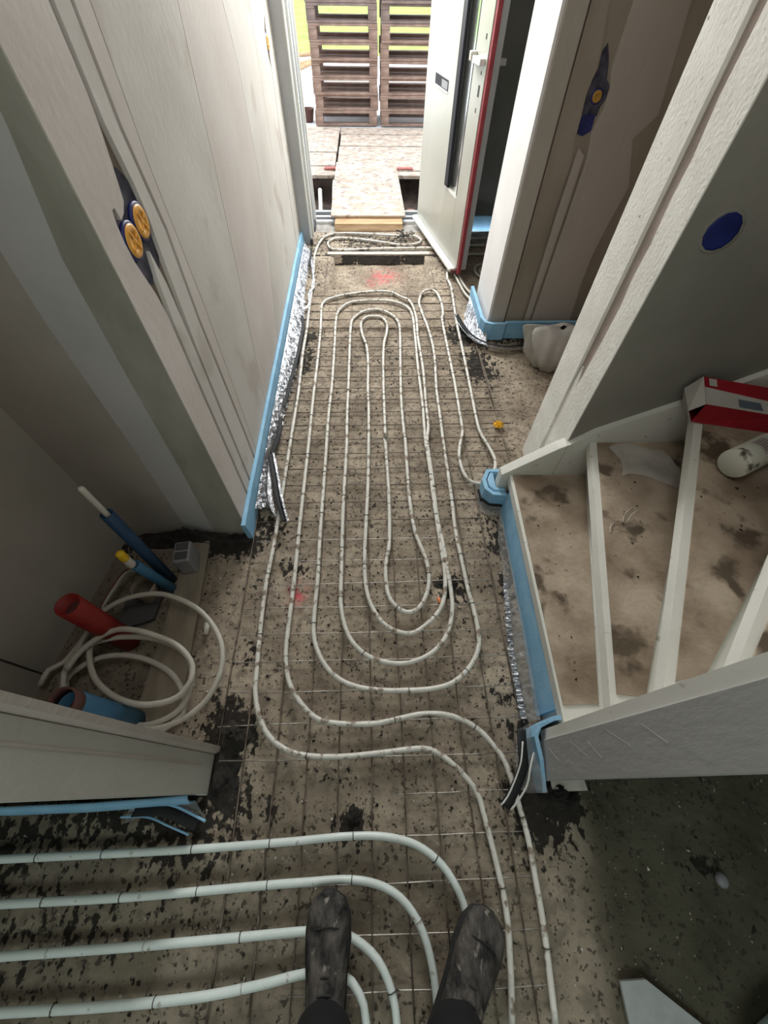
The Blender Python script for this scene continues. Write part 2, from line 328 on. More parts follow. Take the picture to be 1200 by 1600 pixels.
# niche back wall (faces the camera), bands of filler
wb = wall('wall_back')
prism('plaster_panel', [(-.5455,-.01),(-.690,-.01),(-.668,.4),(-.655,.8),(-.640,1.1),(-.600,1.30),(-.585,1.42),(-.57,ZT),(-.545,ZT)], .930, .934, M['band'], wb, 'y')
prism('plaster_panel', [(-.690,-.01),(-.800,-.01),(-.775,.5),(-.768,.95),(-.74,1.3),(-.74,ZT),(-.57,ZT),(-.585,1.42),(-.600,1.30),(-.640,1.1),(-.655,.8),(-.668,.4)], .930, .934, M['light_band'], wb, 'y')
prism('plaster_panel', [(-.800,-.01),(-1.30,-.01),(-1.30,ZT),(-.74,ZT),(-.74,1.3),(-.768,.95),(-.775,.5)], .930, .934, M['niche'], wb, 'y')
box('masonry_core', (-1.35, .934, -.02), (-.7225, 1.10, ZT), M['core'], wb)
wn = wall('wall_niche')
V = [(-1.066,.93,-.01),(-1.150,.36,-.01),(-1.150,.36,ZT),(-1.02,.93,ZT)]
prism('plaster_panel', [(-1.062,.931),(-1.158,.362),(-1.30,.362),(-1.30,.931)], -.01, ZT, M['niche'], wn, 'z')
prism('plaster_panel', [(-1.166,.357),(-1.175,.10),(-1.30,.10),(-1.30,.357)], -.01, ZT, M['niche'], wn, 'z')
# near wall stub, left: its end faces the hallway
wf = wall('wall_front')
box('wall_end', (-1.6, -.003, .012), (-.515, .100, ZT), M['beige_board'], wf, .003)
prism('corner_bead', [(-1.6,.1005),(-.517,.1005),(-.505,.1085),(-.503,.122),(-.520,.124),(-1.6,.124)], .005, ZT, M['beige_edge'], wf, 'z')
prism('scratched_line', [(-.0,.0)]*0 or [(.070,.10),(.074,.10),(.066,.9),(.062,.9)], -.5153, -.5140, M['beige_edge'], wf, 'x')
box('footing_edge', (-1.6, -.006, .001), (-.520, .004, .014), M['plaster_wh'], wf)
# near wall stub, right, with white newel strip behind it
wr = wall('wall_stub')
box('wall_end', (.494, -.002, .006), (2.5, .100, ZT), M['grey_board'], wr, .002)
prism('corner_strip', [(.500,.1005),(.504,.128),(.56,.1325),(2.5,.1325),(2.5,.1005)], .10, ZT, M['string_w'], wr, 'z')
for (z0, z1, y0) in ((.32,.40,.078),(.42,.47,.07),(.52,.60,.085),(.16,.22,.075),(.66,.72,.08)):
    prism('trowel_ridge', [(y0,z0),(y0+.003,z0+.002),(y0-.033,z1),(y0-.036,z1-.002)], .4936, .4945, M['grey_board'], wr, 'x')
# stair wall between hallway opening and staircase
ws = wall('wall_stair')
prism('plaster_panel', [(.772,1.0985),(2.5,1.0985),(2.5,1.11),(.772,1.11)], .02, ZT, M['stair_plaster'], ws, 'z')
box('masonry_core', (.780, 1.11, -.02), (2.5, 1.39, ZT), M['pinkcore'], ws)
zz = [(-.01,1.205),(.12,1.205),(.19,1.215),(.30,1.214),(.42,1.222),(.60,1.205),(.72,1.195),(.85,1.19),(.93,1.20),(1.02,1.195),(1.12,1.204),(1.2,1.20),(1.3,1.215),(1.40,1.212),(ZT,1.21)]
prism('edge_plaster', [(1.099,-.01)]+[(y, z) for z, y in zz]+[(1.099,ZT)], .768, .781, M['white_strip'], ws, 'x')
prism('edge_plaster', [(1.402,-.01),(1.402,ZT),(1.262,ZT),(1.258,.9),(1.262,-.01)], .768, .781, M['white_strip'], ws, 'x')
prism('rough_filler', [(1.262,-.01),(1.262,.40),(1.245,.60),(1.215,.5),(1.214,.30),(1.205,.12),(1.205,-.01)], .774, .782, M['white_strip'], ws, 'x')
# right wall of the hallway beyond the opening
wp = wall('wall_right')
box('masonry_core', (.760, 2.432, -.02), (2.5, 2.80, ZT), M['plaster_damp'], wp)
box('white_reveal', (.748, 2.420, -.01), (.7625, 2.812, ZT), M['plaster_wh'], wp, .002)
box('corner_plaster', (.763, 2.412, -.01), (.850, 2.4335, ZT), M['plaster_dk'], wp, .003)
prism('plaster_panel', [(.86,-.01),(.967,-.01),(.963,.70),(.972,.88),(.958,.93),(.950,1.05),(.945,1.10),(.955,1.17),(.95,1.23),(.925,1.35),(.90,1.36),(.875,ZT),(.856,ZT)], 2.418, 2.4335, M['plaster_damp'], wp, 'y')
prism('plaster_panel', [(.981,-.01),(1.013,-.01),(1.023,.70),(1.022,.9),(.984,.93),(.978,.70)], 2.418, 2.4335, M['plaster_dk'], wp, 'y')
prism('plaster_panel', [(1.028,-.01),(1.285,-.01),(1.255,.3),(1.252,.46),(1.270,.62),(1.298,.78),(1.222,.96),(1.295,1.04),(1.24,1.35),(1.24,ZT),(1.04,ZT),(1.022,1.24),(1.02,1.17),(1.040,1.12),(1.042,1.06),(1.022,.98),(1.038,.90),(1.037,.70)], 2.417, 2.4335, M['plaster_dk'], wp, 'y')
prism('plaster_panel', [(1.285,-.01),(1.36,-.01),(1.33,.3),(1.35,.62),(1.40,.8),(1.36,1.04),(1.33,1.35),(1.33,ZT),(1.24,ZT),(1.24,1.35),(1.295,1.04),(1.222,.96),(1.298,.78),(1.270,.62),(1.252,.46),(1.255,.3)], 2.419, 2.4335, M['plaster_damp'], wp, 'y')
prism('plaster_panel', [(1.36,-.01),(2.5,-.01),(2.5,ZT),(1.33,ZT),(1.33,1.35),(1.36,1.04),(1.40,.8),(1.35,.62),(1.33,.3)], 2.418, 2.4335, M['plaster_dk'], wp, 'y')
# front facade, meter room walls, closing walls and ceiling
wd = wall('wall_facade')
box('facade_right', (.50, 4.02, -.3), (2.7, 4.32, ZT), M['darkwall'], wd)
box('facade_left', (-2.6, 4.02, -.3), (-.56, 4.32, ZT), M['plaster'], wd)
box('lintel', (-.56, 4.02, 2.15), (.50, 4.32, ZT), M['plaster'], wd)
for nm, a, b in (('wall_rear', (-2.5,-2.0,-.02), (2.7,-1.9,ZT)), ('wall_meter_room', (1.75,2.82,-.02), (1.85,4.01,ZT)), ('wall_far_right', (2.6,-1.9,-.02), (2.7,4.01,ZT)), ('wall_far_left', (-2.5,-1.9,-.02), (-2.4,4.01,ZT))):
    o = box(nm, a, b, M['shade']); o['kind'] = S
o = box('ceiling', (-2.5,-1.9,ZT), (2.7,4.32,ZT+.12), M['roof']); o['kind'] = S
# ---------------------------------------------------------------- front door
dr = link('door_1'); dr['kind'] = S
# left frame: stepped aluminium profiles with white gasket lines
for n_, a, b, mt in (('frame_post', (-.548,3.702,0), (-.470,3.90,2.15), 'frame'), ('frame_profile', (-.470,3.706,.02), (-.462,3.716,2.15), 'frame_w'), ('frame_profile', (-.470,3.86,.0), (-.455,3.885,2.15), 'frame_w'),
    ('frame_post', (-.560,3.905,0), (-.480,4.12,2.15), 'frame'), ('frame_profile', (-.480,3.97,.0), (-.466,3.995,2.15), 'frame_w'), ('frame_profile', (-.480,4.09,.0), (-.470,4.115,2.15), 'frame'),
    ('frame_post', (-.560,4.125,0), (-.470,4.30,2.15), 'frame'), ('frame_profile', (-.470,4.20,0), (-.458,4.215,2.15), 'frame_w'), ('frame_post', (-.560,4.31,-.05), (-.480,4.40,1.0), 'frame'),
    ('frame_foot', (-.486,3.93,.0), (-.452,4.08,.05), 'sill_dk'), ('frame_foot', (-.472,3.69,.0), (-.452,3.72,.05), 'sill_dk')):
    box(n_, a, b, M[mt], dr)
box('frame_post', (.455,4.13,0), (.515,4.30,2.15), M['frame'], dr)
# threshold
box('threshold_stone', (-.56,3.955,-.10), (.70,4.15,-.008), M['stone'], dr, .006)
for y0, y1, z0, z1, mt in ((4.152,4.19,-.06,.012,'sill'),(4.195,4.25,-.06,-.015,'sill_dk'),(4.255,4.29,-.06,.010,'sill'),(4.295,4.38,-.08,-.02,'sill_dk'),(4.385,4.42,-.1,.005,'sill')):
    box('threshold_rail', (-.479,y0,z0), (.56,y1,z1), M[mt], dr)
# door leaf, opened inwards: built along +x then turned about its hinge
leaf = link('door_leaf', None, dr); leaf.location = (.43, 4.10, 0); leaf.rotation_euler = (0, 0, math.atan2(3.1-4.1, .64-.43))
def lb(n_, s0_, s1_, d0, d1, z0, z1, mt, w=0):  # s along the leaf, d = depth (negative = outer face towards the hall)
    return box(n_, (s0_, d0, z0), (s1_, d1, z1), M[mt], leaf, w)
# the outer face looks towards -x in the world = local -y after the turn
lb('leaf_skin', 0, .602, 0, .060, .085, 2.1, 'door', .002); lb('leaf_skin', .838, 1.012, 0, .060, .085, 2.1, 'door', .002); lb('leaf_skin', .602, .838, 0, .060, .085, .470, 'door')
lb('glazing', .602, .838, .022, .034, .470, 2.1, 'glass'); lb('pull_bar', .610, .672, -.012, .008, .470, 2.1, 'black', .002)
lb('glazing_bead', .820, .8375, .002, .018, .470, 2.1, 'black'); lb('glazing_bead', .604, .836, -.001, .022, .455, .4695, 'frame_w')
lb('red_gasket', 1.013, 1.040, .004, .030, .06, 2.1, 'red_seal', .003); lb('edge_profile', 1.013, 1.030, .031, .068, .085, 2.1, 'frame'); lb('back_skin', .0, 1.012, .0605, .068, .085, 2.1, 'door_back')
lb('weather_bar', -.02, .985, -.040, .05, .052, .080, 'frame_w', .010); lb('bar_end_cap', .986, 1.012, -.036, .048, .05, .0795, 'brownhole', .006)
lb('letter_slot_recess', .20, .465, -.0015, .001, .905, .955, 'black'); lb('letter_slot_lip', .195, .47, -.004, .0, .897, .904, 'frame_w'); lb('letter_slot_flap', .34, .455, -.003, -.0016, .91, .945, 'greybox')
lb('latch', .86, .99, -.030, -.001, 1.085, 1.112, 'sill', .003); lb('latch_knob', .84, .87, -.036, -.0005, 1.088, 1.125, 'white_p', .004)
lb('lock_hole', .948, .966, -.002, .0, .965, 1.01, 'sill_dk'); lb('lock_hole', .955, .965, -.002, .0, 1.175, 1.195, 'sill_dk'); lb('lock_hole', .95, .958, -.002, .0, .90, .92, 'sill_dk'); lb('lock_hole', .955, .963, -.002, 0, 1.05, 1.063, 'sill_dk')
lb('handle', .955, 1.005, .069, .115, 1.085, 1.112, 'sill', .004)
# ---------------------------------------------------------------- staircase
st = thing('staircase', 'white winder staircase with dirty brown hardboard laid on its treads', 'staircase', None, (.6, 1.0, 0))
def sp(name, poly, z0, z1, m, w=0):
    o = prism(name, poly, z0, z1, M[m], st, 'z', w); o.location = (-.6, -1.0, 0); return o
YF = 1.0745; YN = .134
noses = [((.581,YF),(.546,YN)), ((.844,YF),(.5925,YN)), ((1.137,YF),(.6115,YN)), ((1.52,YF),(.622,YN)), ((2.35,YF),(.648,YN)), ((2.49,.62),(.80,YN))]
covs = [((.594,YF-.006),(.556,YN+.05)), ((.868,YF-.006),(.622,YN+.045)), ((1.165,YF-.006),(.655,YN+.035)), ((1.60,YF-.006),(.672,YN+.03))]
for i in range(5):
    (a, b) = noses[i]; (c, d) = noses[i+1]; z = .19*(i+1)
    poly = [b, a, c, d] if i < 4 else [b, a, (2.49,YF), c, d]
    ext = (.07, .12, .18, .2)[i] if i < 4 else 0
    if i < 4: poly = [b, a, (c[0]+ext, c[1]), (d[0]+(.09, .10, .13, .13)[i], d[1])]
    sp('tread', poly, z-.040, z, 'string_w')
    rc = (.024, .062, .10, .16, .20)[i]; rn = (.008, .075, .088, .115, .12)[i]
    sp('riser', [(b[0]+rn, b[1]), (a[0]+rc, a[1]), (a[0]+rc+.014, a[1]), (b[0]+rn+.010, b[1])], z-.19+.001, z-.0405, 'string_w')
    if i < 4:
        ca, cb = covs[i]; r1 = (c[0]+(.058, .095, .15, .19)[i], YF-.006); r0 = (d[0]+(.070, .082, .108, .11)[i], d[1]+(.05, .035, .05, .05)[i])
        sp('tread_cover', [cb, ca, r1, r0], z+.0005, z+.0045, 'tread')
# wall string: polygon in x-z, thick part left of the wall end, thin part along the wall
prof = [(.549,-.01),(.549,.188),(.735,.342),(.766,.362),(.766,-.01)]
o = prism('wall_string', prof, 1.0755, 1.120, M['string_w'], st, 'y', .002); o.location = (-.6,-1.0,0)
prof = [(.767,-.01),(.767,.362),(.849,.433),(.983,.504),(1.142,.589),(1.310,.691),(2.49,1.30),(2.49,-.01)]
o = prism('wall_string', prof, 1.0755, 1.0975, M['string_w'], st, 'y'); o.location = (-.6,-1.0,0)
# ---------------------------------------------------------------- steel mesh in the floor
rm = thing('reinforcing_mesh', 'rusty welded steel wire mesh lying over the floor under the white pipes', 'wire mesh', None, (0, 1.5, .005))
def wire(P, z, r=.0029, m='wire'):
    V, F = tube_vf([Vector((x, y-1.5, z-.005)) for x, y in P], r, 5); return mesh('wire', V, F, M[m], rm, True)
def seg(a, b, n=5, j=.003):
    return [(a[0]+(b[0]-a[0])*k/n+random.uniform(-j, j), a[1]+(b[1]-a[1])*k/n+random.uniform(-j, j)) for k in range(n+1)]
y = .0787-.1*6
k = -6
while k < 38:
    y = .0787+.1*k
    if y < .0: x0, x1 = (-.25, .44) if k < -1 else (.05, .46)
    elif y < 1.15: x0, x1 = (-.50, .49)
    elif y < 2.45: x0, x1 = (-.48, .74-.02*((k*7) % 3)) if y < 2.0 else (-.48, .68)
    else: x0, x1 = (-.47, .60)
    if PIT[2]-.03 < y < PIT[3]+.02:
        wire(seg((x0, y), (PIT[0]-.012, y), 2), .007); wire(seg((PIT[1]+.012, y), (x1, y), 2), .007)
    elif k < 9: wire(seg((-.52 if k == 1 else x0, y), (x1, y)), .008, .0019, 'wire_light')  # near cross wires use a paler copy that paints in their glint
    else: wire(seg((x0, y), (x1, y), 6), .008 if y < 2.46 else .012)
    k += 1
for i in range(-2, 11):
    x = -.322+.1*i
    if i == -2: wire(seg((x+.01, .1), (x, 3.6), 14), .011, .0022)
    elif x < PIT[0]-.01 or x > PIT[1]+.01:
        wire(seg((x, -.5 if x < .46 else .22), (x, 3.75 if x < .6 else 2.2), 16), .011)
    else:
        wire(seg((x, -.5), (x, PIT[2]-.02), 14), .012, .0022); wire(seg((x, PIT[3]+.02), (x, 3.88), 2), .014)
wire(seg((.675, 1.75), (.668, 2.32), 4), .012)
# ---------------------------------------------------------------- heating pipes
MAIN = [(0.308,-0.477),(0.325,-0.373),(0.333,-0.254),(0.331,-0.228),(0.304,-0.043),(0.292,-0.013),(0.243,0.042),(0.189,0.083),(0.147,0.095),(0.096,0.094),(0.020,0.088),(-0.106,0.081),(-0.198,0.084),(-0.266,0.096),(-0.319,0.121),(-0.362,0.160),(-0.393,0.216),(-0.412,0.282),(-0.417,0.342),(-0.427,0.533),(-0.428,0.685),(-0.419,0.868),(-0.414,1.217),(-0.407,1.636),(-0.404,1.834),(-0.410,2.181),(-0.406,2.432),(-0.408,2.662),(-0.409,2.989),(-0.417,3.277),(-0.423,3.515),(-0.385,3.745),(-0.311,3.851),(-0.190,3.876),(-0.001,3.861),(0.228,3.827),(0.376,3.820),(0.427,3.781),(0.437,3.729),(0.392,3.670),(0.260,3.655),(0.104,3.709),(-0.134,3.769),(-0.268,3.775),(-0.324,3.715),(-0.325,3.642),(-0.286,3.576),(-0.183,3.562),(-0.003,3.581),(0.256,3.589),(0.556,3.592),(0.670,3.569),(0.605,3.457),(0.565,3.330),(0.587,3.148),(0.594,2.960),(0.574,2.543),(0.572,2.388),(0.570,2.172),(0.563,1.856),(0.557,1.582),(0.564,1.482),(0.585,1.403),(0.601,1.320),(0.595,1.262),(0.570,1.199),(0.542,1.163),(0.509,1.155),(0.479,1.164),(0.451,1.188),(0.432,1.244),(0.429,1.331),(0.443,1.406),(0.469,1.500),(0.474,1.626),(0.480,1.907),(0.480,2.196),(0.481,2.544),(0.473,2.506),(0.493,2.602),(0.500,2.743),(0.482,2.893),(0.435,2.934),(0.379,2.894),(0.346,2.766),(0.356,2.623),(0.375,2.470),(0.380,2.505),(0.389,2.292),(0.389,2.119),(0.370,1.839),(0.366,1.628),(0.361,1.384),(0.360,1.104),(0.354,0.903),(0.362,0.737),(0.368,0.631),(0.377,0.554),(0.381,0.471),(0.375,0.413),(0.346,0.357),(0.286,0.301),(0.209,0.273),(0.071,0.268),(-0.047,0.280),(-0.130,0.312),(-0.189,0.372),(-0.225,0.458),(-0.230,0.570),(-0.226,0.703),(-0.229,0.890),(-0.228,1.262),(-0.228,1.633),(-0.225,1.640),(-0.220,1.903),(-0.221,2.293),(-0.223,2.526),(-0.208,2.660),(-0.144,2.756),(-0.058,2.786),(0.058,2.797),(0.173,2.772),(0.256,2.708),(0.287,2.604),(0.287,2.362),(0.280,1.997),(0.280,1.708),(0.272,1.447),(0.276,1.252),(0.276,1.047),(0.282,0.839),(0.285,0.703),(0.270,0.600),(0.237,0.537),(0.181,0.487),(0.130,0.463),(0.071,0.475),(0.023,0.511),(-0.018,0.586),(-0.036,0.676),(-0.038,0.821),(-0.022,1.176),(-0.014,1.629),(-0.014,1.604),(-0.017,1.828),(-0.014,2.080),(-0.023,2.261),(-0.048,2.381),(-0.057,2.492),(-0.030,2.573),(0.026,2.593),(0.081,2.576),(0.111,2.498),(0.107,2.395),(0.085,2.260),(0.073,1.949),(0.069,1.500),(0.068,1.432),(0.073,1.096),(0.066,0.857),(0.049,0.756),(0.046,0.673),(0.061,0.595),(0.115,0.545),(0.167,0.560),(0.206,0.624),(0.220,0.704),(0.208,0.790),(0.178,0.908),(0.167,1.094),(0.169,1.430),(0.166,1.498),(0.166,1.767),(0.180,2.104),(0.194,2.441),(0.177,2.555),(0.138,2.622),(0.083,2.666),(0.027,2.672),(-0.039,2.655),(-0.095,2.591),(-0.121,2.509),(-0.126,2.292),(-0.127,1.952),(-0.129,1.606),(-0.127,1.399),(-0.134,1.027),(-0.133,0.701),(-0.129,0.567),(-0.096,0.455),(-0.028,0.386),(0.066,0.358),(0.142,0.365),(0.212,0.398),(0.263,0.455),(0.293,0.535),(0.300,0.622),(0.294,0.813),(0.283,0.974),(0.283,1.219),(0.280,1.428),(0.296,1.547),(0.300,1.730),(0.309,1.996),(0.306,2.214),(0.305,2.362),(0.311,2.553),(0.299,2.708),(0.271,2.798),(0.222,2.841),(0.163,2.900),(0.083,2.914),(-0.031,2.902),(-0.167,2.872),(-0.266,2.823),(-0.313,2.775),(-0.326,2.709),(-0.320,2.514),(-0.316,2.369),(-0.316,2.084),(-0.319,1.774),(-0.318,1.410),(-0.324,1.385),(-0.320,0.960),(-0.319,0.706),(-0.323,0.490),(-0.321,0.394),(-0.299,0.304),(-0.252,0.236),(-0.196,0.190),(-0.126,0.174),(-0.021,0.169),(0.058,0.180),(0.147,0.194),(0.227,0.190),(0.286,0.170),(0.334,0.140),(0.370,0.097),(0.396,0.057),(0.409,-0.001),(0.419,-0.065),(0.427,-0.136),(0.427,-0.232),(0.426,-0.318),(0.419,-0.409),(0.412,-0.480)]
QS = [[(-1.154,-0.139),(-1.052,-0.135),(-0.792,-0.133),(-0.527,-0.130),(-0.260,-0.122),(-0.096,-0.115),(0.014,-0.119),(0.104,-0.140),(0.172,-0.184),(0.210,-0.237),(0.226,-0.282),(0.233,-0.347),(0.226,-0.434)],[(-1.104,-0.230),(-1.007,-0.227),(-0.674,-0.224),(-0.336,-0.213),(-0.199,-0.209),(-0.077,-0.208),(0.011,-0.226),(0.069,-0.261),(0.108,-0.314),(0.127,-0.377),(0.133,-0.441),(0.136,-0.510)],[(-1.050,-0.329),(-0.958,-0.324),(-0.644,-0.318),(-0.403,-0.311),(-0.199,-0.304),(-0.125,-0.306),(-0.067,-0.323),(-0.010,-0.361),(0.024,-0.416),(0.034,-0.467),(0.034,-0.525)],[(-0.998,-0.422),(-0.911,-0.418),(-0.687,-0.417),(-0.461,-0.410),(-0.309,-0.395),(-0.193,-0.379),(-0.122,-0.380),(-0.074,-0.397),(-0.045,-0.435),(-0.039,-0.465),(-0.040,-0.522)]]
def clean(P, dmin=.03):
    out = [Vector(P[0])]
    for q in P[1:]:
        q = Vector(q)
        if (q-out[-1]).length < dmin: continue
        if len(out) > 1 and (q-out[-1]).normalized().dot((out[-1]-out[-2]).normalized()) < -.2: continue
        out.append(q)
    return out
def add_ties(pts, root, every, zoff, r, start=0):
    acc = start; n = 0; last = pts[0]
    for i in range(1, len(pts)-1):
        acc += (pts[i]-pts[i-1]).length
        if acc > every:
            acc = random.uniform(-.04, .04); t = (pts[i+1]-pts[i-1]).normalized(); s = Vector((-t.y, t.x, 0)); c = pts[i]
            R_ = r+.0018; P = [c+s*(R_*math.cos(a))+Vector((0, 0, R_*math.sin(a))) for a in [math.radians(q) for q in range(-60, 241, 50)]]
            tw = random.uniform(-.6, .6); P.append(P[-1]+Vector((0, 0, -.004))); P.insert(0, P[0]+(s*random.choice((1, -1))+t*tw)*.012+Vector((0, 0, .006)))
            V, F = tube_vf([p-root.location for p in P], .0013, 4); mesh('tie_wire', V, F, M['tie_w' if random.random() < .3 else 'tie'], root, True); n += 1
    return n
def floor_pipe(name, P2, label, group, r, m, z=.0255, every=.24):
    P2 = clean(P2); P = smooth_path([(p[0], p[1], z+.0012*math.sin(i*1.7)) for i, p in enumerate(P2)], .018)
    root = thing(name, label, 'pipe', group, (P[0].x, P[0].y, z))
    V, F = tube_vf([p-root.location for p in P], r, 10); mesh('pipe_body', V, F, M[m], root, True)
    add_ties(P, root, every, z, r); return root
floor_pipe('heating_pipe', MAIN, 'long white underfloor heating pipe looped in a double spiral along the hallway', None, .0085, 'pipe')
QL = ['outermost of the four curved white pipes at bottom left, nearest the wall stub', 'second curved white pipe at bottom left, touching the toe of the left boot', 'third curved white pipe at bottom left, passing under the middle of the left boot', 'innermost curved white pipe at bottom left, passing under the heel of the left boot']
for q, l in zip(QS, QL): floor_pipe('heating_pipe', q, l, 'white pipes curving in from the left', .0100, 'pipe_clean', every=.2)
# black clump of tie wires on the pipe loop at the door
cl = thing('wire_clump', 'black tangle of tie wires on the pipe loop by the doorstep', 'wire', None, (.305,3.77,.045))
for i in range(14):
    a = random.uniform(0, 6.28); P = [Vector((0, 0, 0))]
    for j in range(4): P.append(P[-1]+Vector((math.cos(a+random.uniform(-.9,.9))*.025, math.sin(a+random.uniform(-.9,.9))*.02, random.uniform(-.010,.016))))
    V, F = tube_vf(P, .005 if i < 5 else .003, 5); mesh('wire_end', V, F, M['tie'], cl, True)
# coil in the niche
COIL = [(-1.126,0.314,0.050),(-1.111,0.360,0.060),(-1.084,0.390,0.070),(-1.035,0.468,0.090),(-0.991,0.535,0.120),(-0.939,0.569,0.140),(-0.877,0.592,0.150),(-0.786,0.598,0.160),(-0.711,0.580,0.160),(-0.637,0.545,0.150),(-0.577,0.493,0.140),(-0.532,0.425,0.130),(-0.518,0.356,0.120),(-0.529,0.296,0.110),(-0.558,0.243,0.100),(-0.610,0.203,0.090),(-0.666,0.179,0.090),(-0.736,0.172,0.090),(-0.864,0.190,0.100),(-0.964,0.239,0.110),(-1.007,0.282,0.120),(-1.024,0.336,0.130),(-1.010,0.386,0.140),(-0.960,0.425,0.150),(-0.894,0.440,0.160),(-0.830,0.444,0.160),(-0.750,0.436,0.160),(-0.677,0.412,0.150),(-0.628,0.376,0.140),(-0.606,0.325,0.130),(-0.607,0.271,0.120),(-0.629,0.231,0.100),(-0.672,0.200,0.090),(-0.744,0.184,0.080),(-0.852,0.197,0.080),(-0.964,0.243,0.080),(-1.030,0.304,0.090),(-1.023,0.343,0.100),(-0.961,0.382,0.110),(-0.906,0.397,0.110),(-0.828,0.393,0.110),(-0.760,0.373,0.100),(-0.695,0.339,0.100),(-0.651,0.296,0.100),(-0.628,0.252,0.090),(-0.627,0.214,0.080),(-0.658,0.180,0.060),(-0.699,0.161,0.050),(-0.755,0.156,0.040)]
COIL2 = [(-0.696,0.422,0.200),(-0.647,0.399,0.200),(-0.613,0.372,0.190),(-0.590,0.338,0.180),(-0.584,0.293,0.180),(-0.603,0.262,0.170),(-0.637,0.239,0.170),(-0.695,0.229,0.170),(-0.756,0.235,0.170),(-0.825,0.261,0.170),(-0.886,0.304,0.170),(-0.931,0.358,0.160),(-0.959,0.414,0.150),(-0.962,0.457,0.120)]
cz = thing('pipe_coil', 'loose coil of white plastic pipe lying in the dark niche', 'pipe', None, (-.78,.35,.08))
def ctube(P, r=.0092, m='coilpipe'):
    P = smooth_path([(a, b, c-.03 if c > .06 else c) for a, b, c in P], .02)
    V, F = tube_vf([p-cz.location for p in P], r, 10); return mesh('pipe_body', V, F, M[m], cz, True)
ctube([q for q in COIL if q[1] > .135]); ctube([(-1.0,.34,.16),(-.96,.40,.18),(-.87,.45,.205),(-.78,.445,.22)]+COIL2[:-1]+[(-.955,.44,.15),(-.92,.452,.155)])
ctube([(-.93,.74,.03),(-.958,.72,.10),(-.98,.66,.10),(-.999,.60,.10),(-1.03,.45,.10),(-1.05,.36,.08),(-1.05,.28,.05)], .008)
tube('thin_cable', [Vector(p)-cz.location for p in [(-.93,.76,.05),(-.945,.70,.11),(-.962,.63,.12),(-.975,.56,.12),(-.985,.50,.09),(-.99,.45,.03)]], .004, M['brownhole'], cz, 6, .02)
# ---------------------------------------------------------------- items in the niche
def duct(name, label, x, y, h, ro, m, inner='brownhole', capm=None, lean=(0, 0)):
    t = thing(name, label, 'duct', None, (x, y, 0)); hollow('tube_wall', (0,0,-.01), (lean[0],lean[1],h), ro, ro-.004, M[m], t)
    lathe('inner_bore', [(ro-.0045,h-.05),(ro-.0045,h-.045)], M[inner], t, loc=(lean[0],lean[1],0)); return t
duct('duct_pipe', 'thick blue duct pipe standing up beside the near wall stub', -.797, .200, .345, .037, 'blue')
hollow('rim_band', (0,0,.345), (0,0,.385), .0375, .033, M['brownhole'], bpy.data.objects['duct_pipe'])
duct('duct_pipe', 'dark red duct pipe standing up in the niche behind the coil', -.905, .470, .36, .036, 'red')
t = duct('sleeve_pipe', 'dark blue sleeve with a long white pipe end poking out', -.819, .716, .47, .020, 'blue_dk', 'sill_dk'); lathe('white_pipe', [(.008,.45),(.009,.455),(.009,.594),(.007,.60)], M['white_p'], t)
t = duct('sleeve_pipe', 'blue sleeve pipe ending in a yellow cap', -.795, .672, .24, .018, 'blue', 'sill_dk', lean=(-.035,-.012)); lathe('white_collar', [(.014,.24),(.015,.245),(.014,.285),(.012,.29)], M['white_p'], t, loc=(-.042,-.014,0)); lathe('yellow_cap', [(.014,.286),(.015,.29),(.014,.322),(.008,.328)], M['yellow'], t, loc=(-.042,-.014,0))
t = thing('socket_box', 'dark grey plastic box with two windows standing on the board', 'box', None, (-.745,.775,.018)); t.rotation_euler = (0,0,.12)
V, F = box_vf(-.032,-.045,0,.032,.045,.105); o = mesh('housing', V, F, M['greybox'], t); bev(o, .008)
for y0 in (-.036, .004): box('window', (-.024,y0,.1045), (.024,y0+.033,.108), M['greybox_dk'], t, .002)
t = thing('plastic_cup', 'crumpled translucent beige plastic cup beside the blue sleeve', 'cup', None, (-.865,.640,0)); 
cpo = lathe('cup_wall', [(.030,0),(.034,.03),(.040,.07),(.043,.10),(.040,.102),(.036,.07),(.028,.01)], M['cup'] if 'cup' in M else M['board'], t, 14)
for v in cpo.data.vertices: v.co += Vector((nz(v.co.x*40,v.co.y*40,v.co.z*20), nz(v.co.y*40,v.co.z*30,2), 0))*.010
o = prism('floor_board', [(-.80,.20),(-.655,.20),(-.695,.885),(-.78,.885)], .002, .016, M['board'], None, 'z', .002); tag(o, 'long brown board lying on the niche floor under the coil', 'board')
o = prism('floor_board', [(-.965,.50),(-.835,.545),(-.825,.70),(-.955,.66)], .003, .020, M['greybox_dk'], None, 'z', .002); tag(o, 'short dark board lying on the niche floor by the red duct', 'board')
t = thing('pipe_stub', 'short pale pipe offcut lying right of the brown board', 'pipe', None, (-.628,.505,.012)); tube('stub_body', [(0,-.022,0),(0,.022,.004)], .010, M['white_p'], t, 10)
